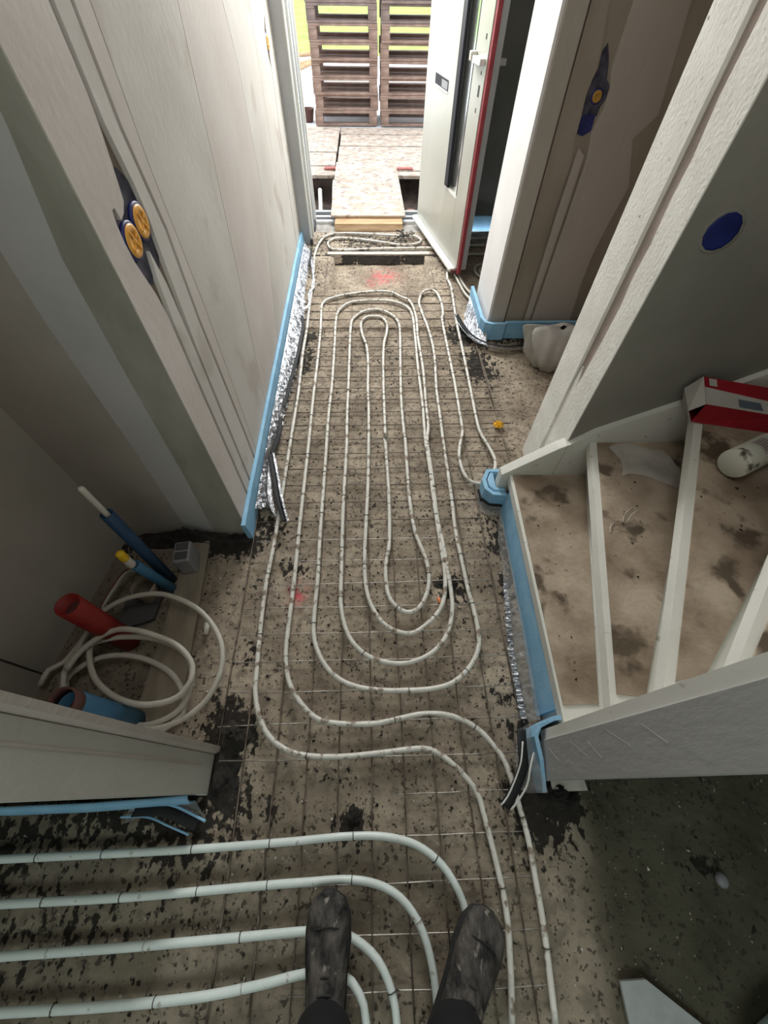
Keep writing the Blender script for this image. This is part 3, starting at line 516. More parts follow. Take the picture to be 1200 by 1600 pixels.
# ---------------------------------------------------------------- junction boxes in the walls
def wall_lid(name, label, loc, ry, R=.037, lm='orange', scale=(1,1,1)):
    t = thing(name, label, 'socket', None, loc); t.rotation_euler = ry; t.scale = scale
    lathe('box_rim', [(R+.005,-.010),(R+.006,-.001),(R+.001,.0)], M['bluebox'], t, 24)
    lathe('lid', [(R,-.004),(R,.002),(R-.004,.004),(R*.5,.0045),(R*.48,.003),(R*.2,.003),(R*.18,.005),(.002,.005)], M[lm], t, 24)
    for a in range(4):
        o = box('lid_rib', (-R*.75,-.0025,.0035), (-R*.25,.0025,.0065), M[lm], t, .001); o.rotation_euler = (0,0,a*math.pi/2+.5)
    return t
wall_lid('junction_box', 'lower left of the two joined orange round lids in the left wall', (-.546,1.066,1.078), (0,math.pi/2,0), .034)
wall_lid('junction_box', 'upper right of the two joined orange round lids in the left wall', (-.546,1.141,1.090), (0,math.pi/2,0), .034)
wall_lid('junction_box', 'single orange lid in the left wall beside the door frame', (-.546,3.475,1.12), (0,math.pi/2,0), .032)
t = wall_lid('junction_box', 'dark blue wall box with an orange middle in the brown wall right of the door', (.997,2.424,1.095), (math.pi/2,0,0), .020, 'ochre')
prism('blue_recess', [(-.045,-.05),(-.01,-.085),(.028,-.06),(.030,-.035),(.043,-.01),(.043,.03),(.02,.05),(.005,.10),(-.022,.15),(-.035,.13),(-.030,.08),(-.046,.03)], -.008, -.004, M['navy'], t, 'z')
prism('blue_recess', [(-.04,-.06),(.0,-.055),(.02,-.06),(.022,-.11),(-.01,-.128),(-.038,-.12)], -.0035, -.001, M['bluebox'], t, 'z')
t = thing('junction_box', 'cobalt blue round recess in the dark wall above the stairs', 'socket', None, (.868,1.0975,1.085)); t.rotation_euler = (math.pi/2,0,0)
lathe('recess_disc', [(.043,-.008),(.042,.0012),(.036,.0018),(.010,.0012)], M['cobalt'], t, 13); lathe('plaster_rim', [(.052,-.006),(.049,.0008),(.043,.0002)], M['stair_plaster'], t, 17)
# ---------------------------------------------------------------- edge foam, foil and film
def strip_wall(P, h, t_, lean=(0, 0)):
    """vertical strip along a plan path"""
    V = []; F = []
    for i, p in enumerate(P):
        p = Vector((p[0], p[1], 0)); a = Vector((*P[max(i-1,0)][:2], 0)); b = Vector((*P[min(i+1,len(P)-1)][:2], 0)); d = (b-a).normalized(); n = Vector((d.y, -d.x, 0))
        hh = h[i] if isinstance(h, (list, tuple)) else h
        for q, z in ((p, 0), (p+n*t_, 0), (p+n*t_+Vector((*lean, 0)), hh), (p+Vector((*lean, 0)), hh)): V.append((q.x, q.y, z))
    for i in range(len(P)-1):
        for k in range(4): F.append((i*4+k, i*4+(k+1) % 4, (i+1)*4+(k+1) % 4, (i+1)*4+k))
    F += [(3,2,1,0), tuple(len(V)-4+k for k in range(4))]; return V, F
def dense(P, step=.04):
    out = []
    for a, b in zip(P[:-1], P[1:]):
        a, b = Vector(a), Vector(b); n = max(1, int((b-a).length/step)); out += [a+(b-a)*k/n for k in range(n)]
    return out+[Vector(P[-1])]
def crumple(name, inner, outer, mt, parent, nw=9, amp=.008, zi=.02, zo=.004, step=.012, seed=0, tear=.006):
    I = dense(inner, step); n = len(I)
    # resample the outer edge to n points
    O = dense(outer, .004); O = [O[int(k*(len(O)-1)/(n-1))] for k in range(n)]
    rows = []
    for i in range(n):
        r = []
        for j in range(nw+1):
            s = j/nw; p = Vector((*I[i][:2], 0)).lerp(Vector((*O[i][:2], 0)), s)
            if j == nw: p += Vector((nz(i*.35, seed), nz(i*.31, seed+5), 0))*tear
            z = zi*(1-s)**1.5+zo*s+amp*(.5+abs(nz(p.x*26, p.y*26, seed))*1.6+nz(p.x*75, p.y*75, seed+2)*.7)*(0.25+math.sin(math.pi*min(1, s*1.1)))
            r.append((p.x, p.y, max(.004, z)))
        rows.append(r)
    return grid(name, rows, M[mt], parent, False)
ef = thing('edge_strip', 'long light blue foam edge strip with crumpled silver foil along the left wall', 'edge strip', None, (0,0,0))
# foam leans off the wall: top at the wall, foot slightly out
V = []; F = []; ys = [3.72-.06*k for k in range(48)]
for i, y in enumerate(ys):
    w = .003*nz(y*3, 1); zt = .105+.004*nz(y*4, 2)
    for x, z in ((-.541,.002),(-.518+w,.0),(-.527+w,zt),(-.5435,zt)): V.append((x, y, z))
for i in range(len(ys)-1):
    for k in range(4): F.append((i*4+k, (i+1)*4+k, (i+1)*4+(k+1) % 4, i*4+(k+1) % 4))
F += [(0,1,2,3), tuple(len(V)-4+k for k in (3,2,1,0))]
mesh('foam', V, F, M['foam'], ef)
inner = [(-.517,3.66),(-.517,1.02)]
outer = [(-.458,3.55),(-.452,3.3),(-.452,2.977),(-.428,2.72),(-.428,2.487),(-.439,2.145),(-.455,1.85),(-.47,1.642),(-.482,1.455),(-.495,1.347),(-.470,1.15),(-.455,1.05)]
crumple('foil', inner, outer, 'foil', ef, 10, .011, .050, .004, .013, 1, .016)
def band(name, P, w, mt, parent, z=.02, tilt=.35, thick=.002):
    P = [Vector((*p, z) if len(p) == 2 else p) for p in P]; P = smooth_path(P, .012); rows = []
    for i, p in enumerate(P):
        d = (P[min(i+1,len(P)-1)]-P[max(i-1,0)]).normalized(); n = Vector((d.y,-d.x,0)).normalized(); k = 1
        rows.append([p-n*w*.5*k, p+Vector((0,0,.003*nz(i*.4,z*99))), p+n*w*.5*k+Vector((0,0,w*tilt))])
    return grid(name, rows, M[mt], parent, True, thick)
band('black_backing', [(-.452,2.60,.030),(-.432,2.50,.026),(-.437,2.20,.026),(-.446,2.05,.03),(-.462,1.80,.03),(-.47,1.70,.032)], .018, 'foam_dk', ef)
band('black_backing', [(-.478,1.62,.03),(-.470,1.50,.035),(-.490,1.36,.03)], .020, 'foam_dk', ef)
band('black_backing', [(-.492,1.34,.045),(-.455,1.20,.055),(-.420,1.06,.055),(-.380,.955,.045)], .024, 'foam_dk', ef)
band('torn_film_edge', [(-.478,1.35,.050),(-.440,1.21,.060),(-.404,1.07,.060),(-.366,.950,.050)], .011, 'foil', ef)
band('torn_film_edge', [(-.485,1.30,.04),(-.470,1.15,.05),(-.448,1.04,.045),(-.42,.99,.03)], .020, 'foil', ef)
band('torn_film_edge', [(-.452,3.45,.03),(-.425,3.25,.036),(-.395,2.98,.036),(-.42,2.86,.04),(-.41,2.72,.038),(-.45,2.66,.03)], .014, 'foil', ef)
band('torn_film_edge', [(-.462,3.60,.03),(-.445,3.45,.05),(-.452,3.25,.045)], .012, 'foam_dk', ef)
# around the corner wall, right of the door
ep = thing('edge_strip', 'blue foam edge strip wrapping the white cornered wall right of the door', 'edge strip', None, (0,0,0))
V, F = strip_wall([(1.52,2.388),(.870,2.388),(.852,2.385),(.845,2.372),(.765,2.372),(.735,2.385),(.722,2.43),(.722,2.82)], .108, -.020); mesh('foam', V, F, M['foam'], ep)
crumple('foil', [(.70,2.80),(.712,2.45),(.74,2.37)], [(.640,2.62),(.615,2.50),(.66,2.33),(.74,2.27)], 'foil', ep, 8, .010, .05, .006, .012, 4, .012)
band('black_backing', [(.580,2.60,.03),(.615,2.45,.028),(.66,2.34,.028),(.74,2.27,.026),(.85,2.235,.026),(.98,2.26,.026),(1.12,2.315,.026),(1.3,2.34,.03)], .030, 'foam_dk', ep)
band('torn_film_edge', [(.568,2.58,.03),(.600,2.43,.030),(.65,2.31,.030),(.73,2.245,.030),(.85,2.215,.030),(.96,2.24,.03),(1.05,2.285,.03)], .010, 'foil', ep)
# stair string: foam along the first riser
es = thing('edge_strip', 'blue foam edge strip with clear film along the foot of the first stair', 'edge strip', None, (0,0,0))
P = [(.575,1.03),(.572,.90),(.566,.70),(.556,.50),(.546,.34),(.536,.18)]
V, F = strip_wall(P, [.135,.14,.14,.14,.145,.15], -.022, (.012,0)); mesh('foam', V, F, M['foam'], es)
crumple('clear_film', [(.556,.98),(.552,.80),(.546,.60),(.538,.40),(.526,.16)], [(.552,.96),(.535,.85),(.528,.72),(.512,.56),(.500,.42),(.494,.30),(.490,.17)], 'film', es, 7, .010, .06, .006, .010, 8, .004)
rows = []
for i in range(75):
    y = .66-.0066*i; x = .517-.028*min(1, i/40)-.010*(i/75); rows.append([(x+.003*math.sin(i*1.9), y, .010+.004*math.sin(i*2.4)), (x+.018, y, .016+.006*math.sin(i*2.4+1))])
grid('pleated_film', rows, M['foil'], es, False)
# post at the foot of the stair string
eq = thing('edge_strip', 'blue foam cuff with black line wrapped round the string foot', 'edge strip', None, (0,0,0))
V, F = strip_wall([(.60,1.125),(.575,1.165),(.530,1.165),(.508,1.12),(.510,1.075),(.530,1.052),(.585,1.045)], .105, .018); mesh('foam', V, F, M['foam'], eq, False)
prism('foam_plug', [(.546,1.12),(.546,1.160),(.533,1.160),(.513,1.12),(.515,1.078),(.533,1.056),(.583,1.05),(.583,1.0745),(.546,1.0745)], .085, .108, M['foam'], eq, 'z', .006)
V, F = strip_wall([(.498,1.12),(.500,1.068),(.524,1.040),(.585,1.032)], .040, .012); mesh('black_backing', V, F, M['foam_dk'], eq)
crumple('clear_film', [(.492,1.12),(.500,1.05),(.53,1.025),(.585,1.02)], [(.478,1.11),(.480,1.03),(.51,.995),(.58,.99)], 'film', eq, 5, .006, .03, .004, .010, 12)
# right wall stub: foam and folded strip
er = thing('edge_strip', 'blue foam strip folded round the end of the grey wall stub', 'edge strip', None, (0,0,0))
V, F = strip_wall([(.575,.160),(.53,.158),(.487,.140),(.472,.110),(.480,.05),(.486,-.03)], [.19,.17,.15,.14,.12,.07], -.012, (-.004,0)); mesh('foam', V, F, M['foam'], er)
crumple('clear_film', [(.474,.15),(.466,.10),(.474,.03),(.482,-.03)], [(.450,.13),(.437,.07),(.425,.01),(.44,-.03)], 'film', er, 6, .016, .11, .02, .008, 15, .01)
band('black_backing', [(.452,.135,.08),(.442,.085,.085),(.438,.045,.08),(.425,.010,.06),(.398,-.030,.045),(.372,-.060,.035)], .030, 'foam_dk', er, tilt=.2)
band('torn_film_edge', [(.443,.10,.10),(.428,.05,.095),(.410,.010,.075),(.378,-.038,.058),(.358,-.056,.05)], .004, 'frame_w', er)
band('torn_film_edge', [(.470,.07,.10),(.452,.03,.09),(.440,-.01,.07),(.412,-.046,.05),(.388,-.068,.04)], .005, 'frame_w', er)
# left stub: foam hanging loose in front
el = thing('edge_strip', 'wavy blue foam strip lying under the left wall stub', 'edge strip', None, (0,0,0))
rows = []
for i in range(60):
    x = -1.45+i*.0153; y = -.012-.010*math.sin(max(0, (i-8))/50*math.pi)-.008*nz(x*6, 1)-.006
    if i < 12: y += -.0
    rows.append([(x, y+.012, .085), (x, y+.002, .08+.004*nz(x*9, 3)), (x, y-.006, .055), (x, y-.004, .012)])
grid('foam', rows, M['foam'], el, True, .006)
band('black_backing', [(-.70,-.035,.06),(-.63,-.035,.06),(-.58,-.050,.045),(-.52,-.075,.03)], .030, 'foam_dk', el)
band('torn_film_edge', [(-.74,-.05,.05),(-.66,-.052,.055),(-.60,-.075,.04),(-.545,-.098,.02)], .005, 'foam', el)
band('torn_film_edge', [(-.645,-.02,.065),(-.585,-.030,.055),(-.50,-.068,.032)], .006, 'foam', el)
crumple('clear_film', [(-.66,-.02),(-.62,-.02),(-.53,-.02)], [(-.64,-.04),(-.57,-.052),(-.505,-.066)], 'film', el, 5, .006, .05, .02, .01, 22)
crumple('clear_film', [(-.72,-.03),(-.68,-.035)], [(-.735,-.065),(-.695,-.055)], 'film', el, 4, .006, .05, .03, .006, 25)
# ---------------------------------------------------------------- soil heaps, crumbs
def clods(name, pts, mt, label, cat, smin, smax):
    V = []; F = []
    for (x, y, z) in pts:
        s = random.uniform(smin, smax)*random.choice((.6, .8, 1, 1.5)); n = len(V); a = random.uniform(0, 6.28); e = random.uniform(.5, 1.0)
        for dx, dy, dz in ((1,0,0),(-.5,.8,.1),(-.6,-.7,0),(.1,.1,.8),(.3,-.8,.2),(0,0,-.5)):
            dx *= random.uniform(.7,1.3); dy *= e*random.uniform(.7,1.3)
            V.append((x+s*(dx*math.cos(a)-dy*math.sin(a)), y+s*(dx*math.sin(a)+dy*math.cos(a)), z+s*dz*.6+s*.25))
        F += [tuple(n+i for i in f) for f in ((0,1,3),(1,2,3),(2,4,3),(4,0,3),(0,5,1),(1,5,2),(2,5,4),(4,5,0))]
    o = mesh(name, V, F, M[mt]); return tag(o, label, cat, None, 'stuff')
pts = []
while len(pts) < 3600:
    x = random.uniform(-1.3, 1.0); y = random.uniform(-.55, 3.9); k = .16+blobs(SOIL, x, y)*1.2
    if x < -.50 and y > .93 or x < -1.05 or (x > .52 and -.0 < y < 1.4) or (x > .74 and y > 2.2): continue
    if x < -.52 and 0 < y < .10: continue
    if x > .55 and y < 0: k *= .35
    if random.random() < k: pts.append((x, y, floor_h(x, y)))
clods('soil_crumbs', pts, 'dirt', 'black soil crumbs scattered all over the hallway floor', 'soil', .0022, .0052)
pts = []
while len(pts) < 700:
    x = random.uniform(-.65, .9); y = random.uniform(-.5, 3.6)
    if x < -.50 and y > .93 or (x > .52 and -.0 < y < 1.4) or (x < -.50 and y < .13) or (x > .74 and y > 2.2): continue
    pts.append((x, y, floor_h(x, y)))
clods('plaster_crumbs', pts, 'crumb', 'pale plaster crumbs scattered over the hallway floor', 'crumbs', .0018, .004)
pts = []
for i, (x0, x1, y0, y1) in enumerate(((.60,.80,.25,1.02),(.72,1.0,.30,1.02),(.80,1.3,.35,1.0))):
    z = .19*(i+1)+.0048
    for _ in range(70):
        x = random.gauss((x0+x1)/2, (x1-x0)*.22); y = random.uniform(y0, y1); t_ = (y-YN)/(YF-YN)
        xl = noses[i][1][0]+(noses[i][0][0]-noses[i][1][0])*t_+.04; xr = noses[i+1][1][0]+(noses[i+1][0][0]-noses[i+1][1][0])*t_-.01
        if xl < x < xr: pts.append((x, y, z))
clods('stair_crumbs', pts, 'dirt', 'dark dirt crumbs on the brown stair covers', 'dirt', .002, .0045)
def heap(label, cx, cy, rx, ry, h, seed):
    rows = []
    n = 26
    for j in range(n+1):
        r = []
        for i in range(n+1):
            u = -1.25+2.5*i/n; v = -1.25+2.5*j/n; q = math.sqrt(u*u+v*v)+.45*nz(u*2+seed, v*2, seed)
            z = h*max(0, 1-q)*(1+.9*nz(u*6, v*6, seed))-.004*smst(.8, 1.1, q)-.006*smst(1.0, 1.25, q)
            x = cx+u*rx; y = cy+v*ry; r.append((x, y, z+floor_h(x, y)))
        rows.append(r)
    o = grid('soil_heap', rows, M['dirt']); return tag(o, label, 'soil', None, 'stuff')
heap('black soil heap at the end of the left wall stub', -.462, .150, .055, .055, .030, 1)
heap('black soil smear below the left wall stub corner', -.475, .03, .045, .075, .022, 2)
heap('black soil heap in front of the right grey wall stub', .545, -.048, .070, .045, .035, 3)
heap('small black soil patch in front of the two boots', -.075, -.072, .022, .035, .014, 4)
heap('long black soil pile along the back of the niche', -.80, .900, .235, .045, .075, 5)
heap('black soil by the foot of the blue edge strip corner', -.585, .905, .065, .028, .022, 6)
heap('black soil patch right of the pipe loops in mid hallway', .300, .665, .040, .026, .014, 7)
heap('black soil patch by the left pipes at the screed step', -.435, 2.43, .05, .05, .012, 8)
heap('black soil patch under the foil at the right corner', .62, 2.40, .07, .06, .012, 9)
# ---------------------------------------------------------------- small objects on the floor
t = thing('orange_star', 'small orange star shaped plastic cap on the floor left of the stair wall', 'cap', None, (.673,1.565,.004))
V = [(0,0,.014)]; F = []
for k in range(20):
    a = 2*math.pi*k/20; r = .027*(1+.16*math.sin(k*2.6)); V.append((r*math.cos(a), r*math.sin(a)*.95, .004+.004*(k % 2)))
for k in range(20):
    a = 2*math.pi*k/20; V.append((.014*math.cos(a), .014*math.sin(a), .018+.004*(k % 3)))
for k in range(20): F += [(1+k, 1+(k+1) % 20, 21+(k+1) % 20, 21+k), (21+k, 21+(k+1) % 20, 0)]
mesh('cap_body', V, F, M['blossom'], t)
for k in range(3):
    a = k*2.1; tube('cap_ridge', [(0,0,.019),(.012*math.cos(a),.012*math.sin(a),.024),(.022*math.cos(a),.022*math.sin(a),.012)], .0025, M['yellow'], t, 6)
t = thing('marker_peg', 'tiny orange peg beside the innermost pipe loop', 'peg', None, (.249,.604,.012)); lathe('peg_body', [(.004,-.002),(.006,.0),(.005,.022),(.003,.024)], M['peg'], t, 10, rot=(1.4,0,.2))
o = prism('wood_wedge', [(.535,-.030),(.645,-.030),(.640,.02),(.535,.02)], .001, .0055, M['crumb'], None, 'z', .001); tag(o, 'pale wooden wedge poking out under the right grey wall stub', 'wedge')
o = prism('board_offcut', [(.597,-.421),(.663,-.420),(.95,-.625),(.90,-.80),(.60,-.80),(.594,-.495)], .002, .014, M['slab'], None, 'z', .001); tag(o, 'pointed light grey board offcut at the bottom right', 'board')
t = thing('plastic_bottle', 'pale cyan plastic bottle lying in the bottom right corner', 'bottle', None, (.98,-.50,.045)); t.rotation_euler = (math.pi/2, 0, -1.2)
lathe('bottle_body', [(.036,-.10),(.040,-.09),(.040,.0),(.038,.01),(.040,.02),(.040,.09),(.030,.12),(.014,.14)], M['bottle'], t, 20); lathe('bottle_cap', [(.016,.141),(.016,.165)], M['white_p'], t, 14)
rows = []
for i in range(73):
    a = i/72*2*math.pi; r = []
    for kx, ky, z_ in ((.62,.60,0),(.78,.75,.04),(.90,.9,.09),(.98,.85,.14),(1.04,.62,.19),(1.06,.36,.225),(1.0,.12,.24),(.3,.02,.235)):
        f = 1+.07*math.sin(a*8+z_*14)+.05*math.sin(a*13-z_*20)+.16*nz(math.cos(a)*2,math.sin(a)*2,z_*5)
        r.append((math.cos(a)*.185*kx*f-.25*max(0,z_-.05)*.25, math.sin(a)*.13*ky*f, z_+.012*math.sin(a*5)*(z_ > .2)))
    rows.append(r)
o = grid('plastic_sack', rows, M['bag'], None, True); o.location = (1.10,2.10,.0); tag(o, 'crumpled pale grey sack behind the stair wall edge', 'sack')
# dent with small stones on the smooth floor
t = thing('stone_lump', 'grey stone lump in the dark dent at the lower right', 'stone', None, (.955,-.245,0)); 
V = []; F = []
o = lathe('stone_body', [(.004,-.004),(.016,.0),(.019,.006),(.012,.013),(.003,.015)], M['greybox'], t, 9)
# ---------------------------------------------------------------- things on the stairs
t = thing('cement_carton', 'red and white torn cardboard carton on the third stair by the wall', 'carton', None, (1.165,1.015,.575)); t.rotation_euler = (0,0,-.16)
ca = math.radians(0)
V = [(-.09,-.055,0),(.16,-.075,0),(.16,.045,0),(-.09,.04,0),(-.085,-.05,.070),(.165,-.06,.055),(.165,.04,.085),(-.085,.045,.105)]
mesh('carton_body', V, [(0,3,2,1),(0,1,5,4),(1,2,6,5),(2,3,7,6)], M['cardred'], t)
mesh('carton_top', [V[4],V[5],V[6],V[7]], [(0,1,2,3)], M['cardred'], t)
def lift(p, dz=.0012): return (p[0], p[1], p[2]+dz)
def cl_(u, v):  # point on the carton top
    a = Vector(V[4]).lerp(Vector(V[5]), u); b = Vector(V[7]).lerp(Vector(V[6]), u); return lift(tuple(a.lerp(b, v)))
mesh('white_band', [cl_(.0,.0), cl_(.97,.0), cl_(.97,.45), cl_(.0,.62)], [(0,1,2,3)], M['cardwhite'], t)
mesh('printed_panel', [lift(cl_(.42,.08)), lift(cl_(.72,.08)), lift(cl_(.70,.34)), lift(cl_(.42,.36))], [(0,1,2,3)], M['label'], t)
mesh('printed_panel', [lift(cl_(.06,.68)), lift(cl_(.16,.68)), lift(cl_(.16,.94)), lift(cl_(.06,.94))], [(0,1,2,3)], M['cardwhite'], t)
fl = mesh('end_flap', [V[0], V[3], V[7], V[4], (-.115,.045,.055), (-.125,-.058,.045)], [(0,1,4,5),(5,4,2,3)], M['cardwhite'], t)
s = fl.modifiers.new('s', 'SOLIDIFY'); s.thickness = .002
t = thing('mortar_tub', 'dirty white plastic tub lying on its side on the third stair', 'tub', None, (1.135,.785,.616)); t.rotation_euler = (math.radians(96), 0, math.radians(116))
lathe('tub_body', [(.041,-.09),(.043,-.088),(.043,.085),(.0445,.088),(.0445,.095),(.038,.096),(.038,.06),(.002,.058)], M['can'], t, 26)
V = []; F = []
for i in range(9):
    a = math.radians(55+i*9); V += [(math.cos(a)*.0436, math.sin(a)*.0436, -.02), (math.cos(a)*.0436, math.sin(a)*.0436, .055)]
for i in range(8): F.append((2*i, 2*i+1, 2*i+3, 2*i+2))
mesh('paper_label', V, F, M['cardwhite'], t)
for zz_ in (-.008, .004, .016, .03):
    V = []; F = []
    for i in range(7):
        a = math.radians(62+i*9); V += [(math.cos(a)*.0441, math.sin(a)*.0441, zz_), (math.cos(a)*.0441, math.sin(a)*.0441, zz_+.0045)]
    for i in range(0, 6): F.append((2*i, 2*i+1, 2*i+3, 2*i+2))
    mesh('printed_line', V, F, M['ink'], t)
rows = []
for j in range(15):
    r = []
    for i in range(15):
        u, v = i/14, j/14; x = .90+.20*u+.02*math.sin(v*3); y = .90+.14*v-.05*u*(1-v)+.02*math.sin(u*5)
        r.append((x, y, .3865+.012*abs(nz(u*3,v*3,2))+.006*abs(nz(u*9,v*9,4))))
    rows.append(r)
o = grid('plastic_bag', rows, M['bagfilm'], None, True); tag(o, 'crumpled clear plastic bag on the second stair', 'bag')
for k, P in enumerate([[(.83,.70,.386),(.85,.735,.390),(.885,.76,.388)], [(.845,.70,.386),(.868,.728,.392),(.905,.75,.388)], [(.775,.66,.386),(.782,.685,.389),(.80,.70,.387)]]):
    o = tube('wood_shaving', P, .0016, M['crumb'], None, 5, .01); tag(o, ['pale curled shaving, left of the pair on the second stair', 'pale curled shaving, right of the pair on the second stair', 'short pale shaving lying apart on the second stair'][k], 'shaving', 'shavings on the second stair')
# ---------------------------------------------------------------- meter room behind the door leaf
t = thing('floor_coil', 'grey heating pipes curling on the floor behind the open door', 'pipe', None, (.85,3.3,.02))
for r_ in (.04,.075): tube('pipe_body', [(.03+r_*math.cos(a/8*6.28), -.10+r_*1.5*math.sin(a/8*6.28), .01) for a in range(9)], .009, M['coilpipe'], t, 8, .02)
for P in ([(-.21,-.14,.01),(-.19,-.30,.012),(-.165,-.45,.012),(-.10,-.58,.012),(-.02,-.66,.01)], [(-.185,-.10,.01),(-.165,-.28,.01),(-.13,-.42,.01),(-.07,-.53,.01),(.0,-.60,.01)], [(-.18,.10,.01),(-.08,.17,.01),(.2,.18,.01)], [(-.18,.33,.01),(.3,.34,.01)], [(-.18,.46,.01),(.3,.47,.01)]):
    tube('pipe_body', P, .009, M['coilpipe'], t, 8, .03)
o = box('edge_strip', (.56,3.985,0), (1.7,4.012,.11), M['foam']); tag(o, 'straight blue foam strip at the foot of the dark wall behind the door', 'edge strip')
# ---------------------------------------------------------------- outside
V = []; F = []; rows = []
for j in range(90):
    r = []
    for i in range(70):
        x = -4+8*i/69; y = 4.40+4.0*j/89
        h = -.24+.05*nz(x*3,y*3)+.02*nz(x*14,y*14)
        h += .17*smst(5.55, 5.85, y)+.05*smst(6.8,7.0,y)
        if y > 5.3: h = min(h, -.028) if y < 7.3 else -.012
        r.append((x, y, h))
    rows.append(r)
o = grid('ground', rows, M['soil'], None, True); o['kind'] = S
o = box('paved_yard', (-9, 7.2, -.1), (9, 12.5, -.006), M['rubble']); o['kind'] = S
o = box('lawn', (-30, 12.3, -.15), (30, 60, .0), M['grass']); o['kind'] = S
# lawn blades read only as noise at this distance
def sheet(label, poly, z, th=.018, m='ply'):
    o = prism('plywood_sheet', poly, z-th, z, M[m], None, 'z', .002); return tag(o, label, 'plywood', 'plywood sheets laid outside the door')
sheet('wide plywood sheet, front right of the platform outside', [(-.325,5.52),(1.3,5.50),(1.3,6.32),(-.325,6.345)], 0)
sheet('wide plywood sheet, middle right of the platform outside', [(-.318,6.375),(1.3,6.35),(1.3,6.81),(-.318,6.815)], 0)
sheet('narrow plywood strip at the back right of the platform outside', [(-.326,6.85),(1.3,6.84),(1.3,7.10),(-.326,7.12)], 0)
sheet('narrow plywood strip at the back left of the platform outside', [(-1.2,6.95),(-.335,6.94),(-.335,7.17),(-1.2,7.17)], 0)
sheet('plywood sheet, middle left of the platform outside', [(-1.2,6.15),(-.345,6.145),(-.345,6.93),(-1.2,6.94)], 0)
sheet('plywood sheet, front left of the platform outside', [(-1.2,5.68),(-.35,5.67),(-.35,6.11),(-1.2,6.12)], 0)
sheet('long low plank along the front edge of the platform outside', [(-1.2,5.38),(1.3,5.36),(1.3,5.49),(-.36,5.51),(-.36,5.65),(-1.2,5.66)], -.004, .03)
o = box('red_batten', (-.46,5.52,.002), (.50,5.575,.014), mat('red_batten', (.40,.12,.10), (.5,.18,.15), .8, 8)); tag(o, 'thin reddish batten poking out under the ramp board', 'batten')
# ramp board on a timber block
o = box('timber_block', (-.285,3.99,-.007), (.300,4.135,.052), M['timber'], None, .004); tag(o, 'brown timber block on the sill carrying the ramp board', 'timber')
ra = prism('ramp_board', [(-.315,4.10),(.322,4.10),(.330,4.13),(.312,5.56),(-.328,5.56),(-.322,4.13)], 0, .020, M['ply'], None, 'z', .004)
for v in ra.data.vertices: v.co.z += .055-(v.co.y-4.1)*.012
tag(ra, 'dirty plywood ramp board leading from the doorstep to the platform', 'board')
o = tube('drain_pipe', [(-.455,4.52,-.20),(-.455,4.60,-.12),(-.478,5.0,-.02)], .020, M['pvc'], None, 14, .05); tag(o, 'pale drain pipe sticking out of the soil left of the ramp', 'pipe')
o = tube('drain_pipe', [(-.36,4.95,-.2),(-.355,5.2,-.06),(-.35,5.30,-.03)], .012, M['pvc'], None, 10, .05); tag(o, 'thin pale pipe close beside the left edge of the ramp board', 'pipe')
t = lathe('brick_lump', [(.02,-.05),(.07,-.04),(.085,.0),(.07,.05),(.03,.075)], M['brick'], None, 10, loc=(.43,4.72,-.17))
for v in t.data.vertices: v.co += Vector((nz(v.co.x*20,v.co.y*20,v.co.z*20), nz(v.co.y*20,v.co.z*20,3), 0))*.04
tag(t, 'broken reddish brick lump in the soil right of the ramp', 'brick')
# pallets
def vf_obj(name, dims, m): V, F = box_vf(-dims[0]/2,-dims[1]/2,-dims[2]/2,dims[0]/2,dims[1]/2,dims[2]/2); me = bpy.data.meshes.new(name); me.from_pydata(V, [], F); me.materials.append(M[m]); return me
PM = {}
for s_, m_ in ((0,'pallet'),(1,'pallet2')):
    PM[s_] = dict(deck=vf_obj('deck_board', (.80,.110,.020), m_), str=vf_obj('stringer', (.10,.62,.020), m_), blk=vf_obj('block', (.10,.12,.075), m_), bot=vf_obj('bottom_board', (.80,.10,.020), m_))
def pallet(x, y, z, label, s_, rz):
    t = thing('pallet', label, 'pallet', 'wooden pallets stacked outside', (x, y, z)); t.rotation_euler = (0, 0, rz); m = PM[s_]
    for k in range(4):
        o = link('deck_board', m['deck'], t); o.location = (0, .055+k*.170, .1335)
    for sx in (-.35, .35):
        o = link('stringer', m['str'], t); o.location = (sx, .31, .113)
        for yy in (.06, .56): o = link('block', m['blk'], t); o.location = (sx, yy, .0625)
    for yy in (.05, .57): o = link('bottom_board', m['bot'], t); o.location = (0, yy, .0125)
    return t
ordn = ['lowest', 'second from the bottom', 'third from the bottom', 'fourth from the bottom', 'fifth from the bottom', 'sixth from the bottom', 'seventh from the bottom', 'eighth from the bottom', 'ninth from the bottom', 'topmost']
for side, x0 in (('left', -.25), ('right', .592)):
    for k in range(10):
        pallet(x0+random.uniform(-.014,.014), 7.19+random.uniform(-.02,.03), .144*k, 'weathered wooden pallet, %s of the %s stack outside' % (ordn[k], side), 0 if k < 6 else 1, random.uniform(-.006,.006))
t = thing('plant_pot', 'dark round pot at the foot of the left pallet stack', 'pot', None, (-.77,7.42,0)); lathe('pot_wall', [(.06,0),(.085,.12),(.09,.125),(.08,.12),(.055,.02)], M['brownhole'], t, 18)
for k, (a, b) in enumerate((((-1.5,10.6,.03),(-.95,11.3,.05)), ((-1.35,10.2,.03),(-.7,11.5,.10)), ((-2.2,11.6,.04),(-1.0,12.1,.04)))):
    o = tube('timber_batten', [a, b], .035, M['timber'], None, 4); tag(o, ['short timber batten lying on the pale yard by the lawn', 'long leaning timber batten left of the pallets', 'timber batten along the edge of the lawn'][k], 'timber', 'loose battens by the lawn')
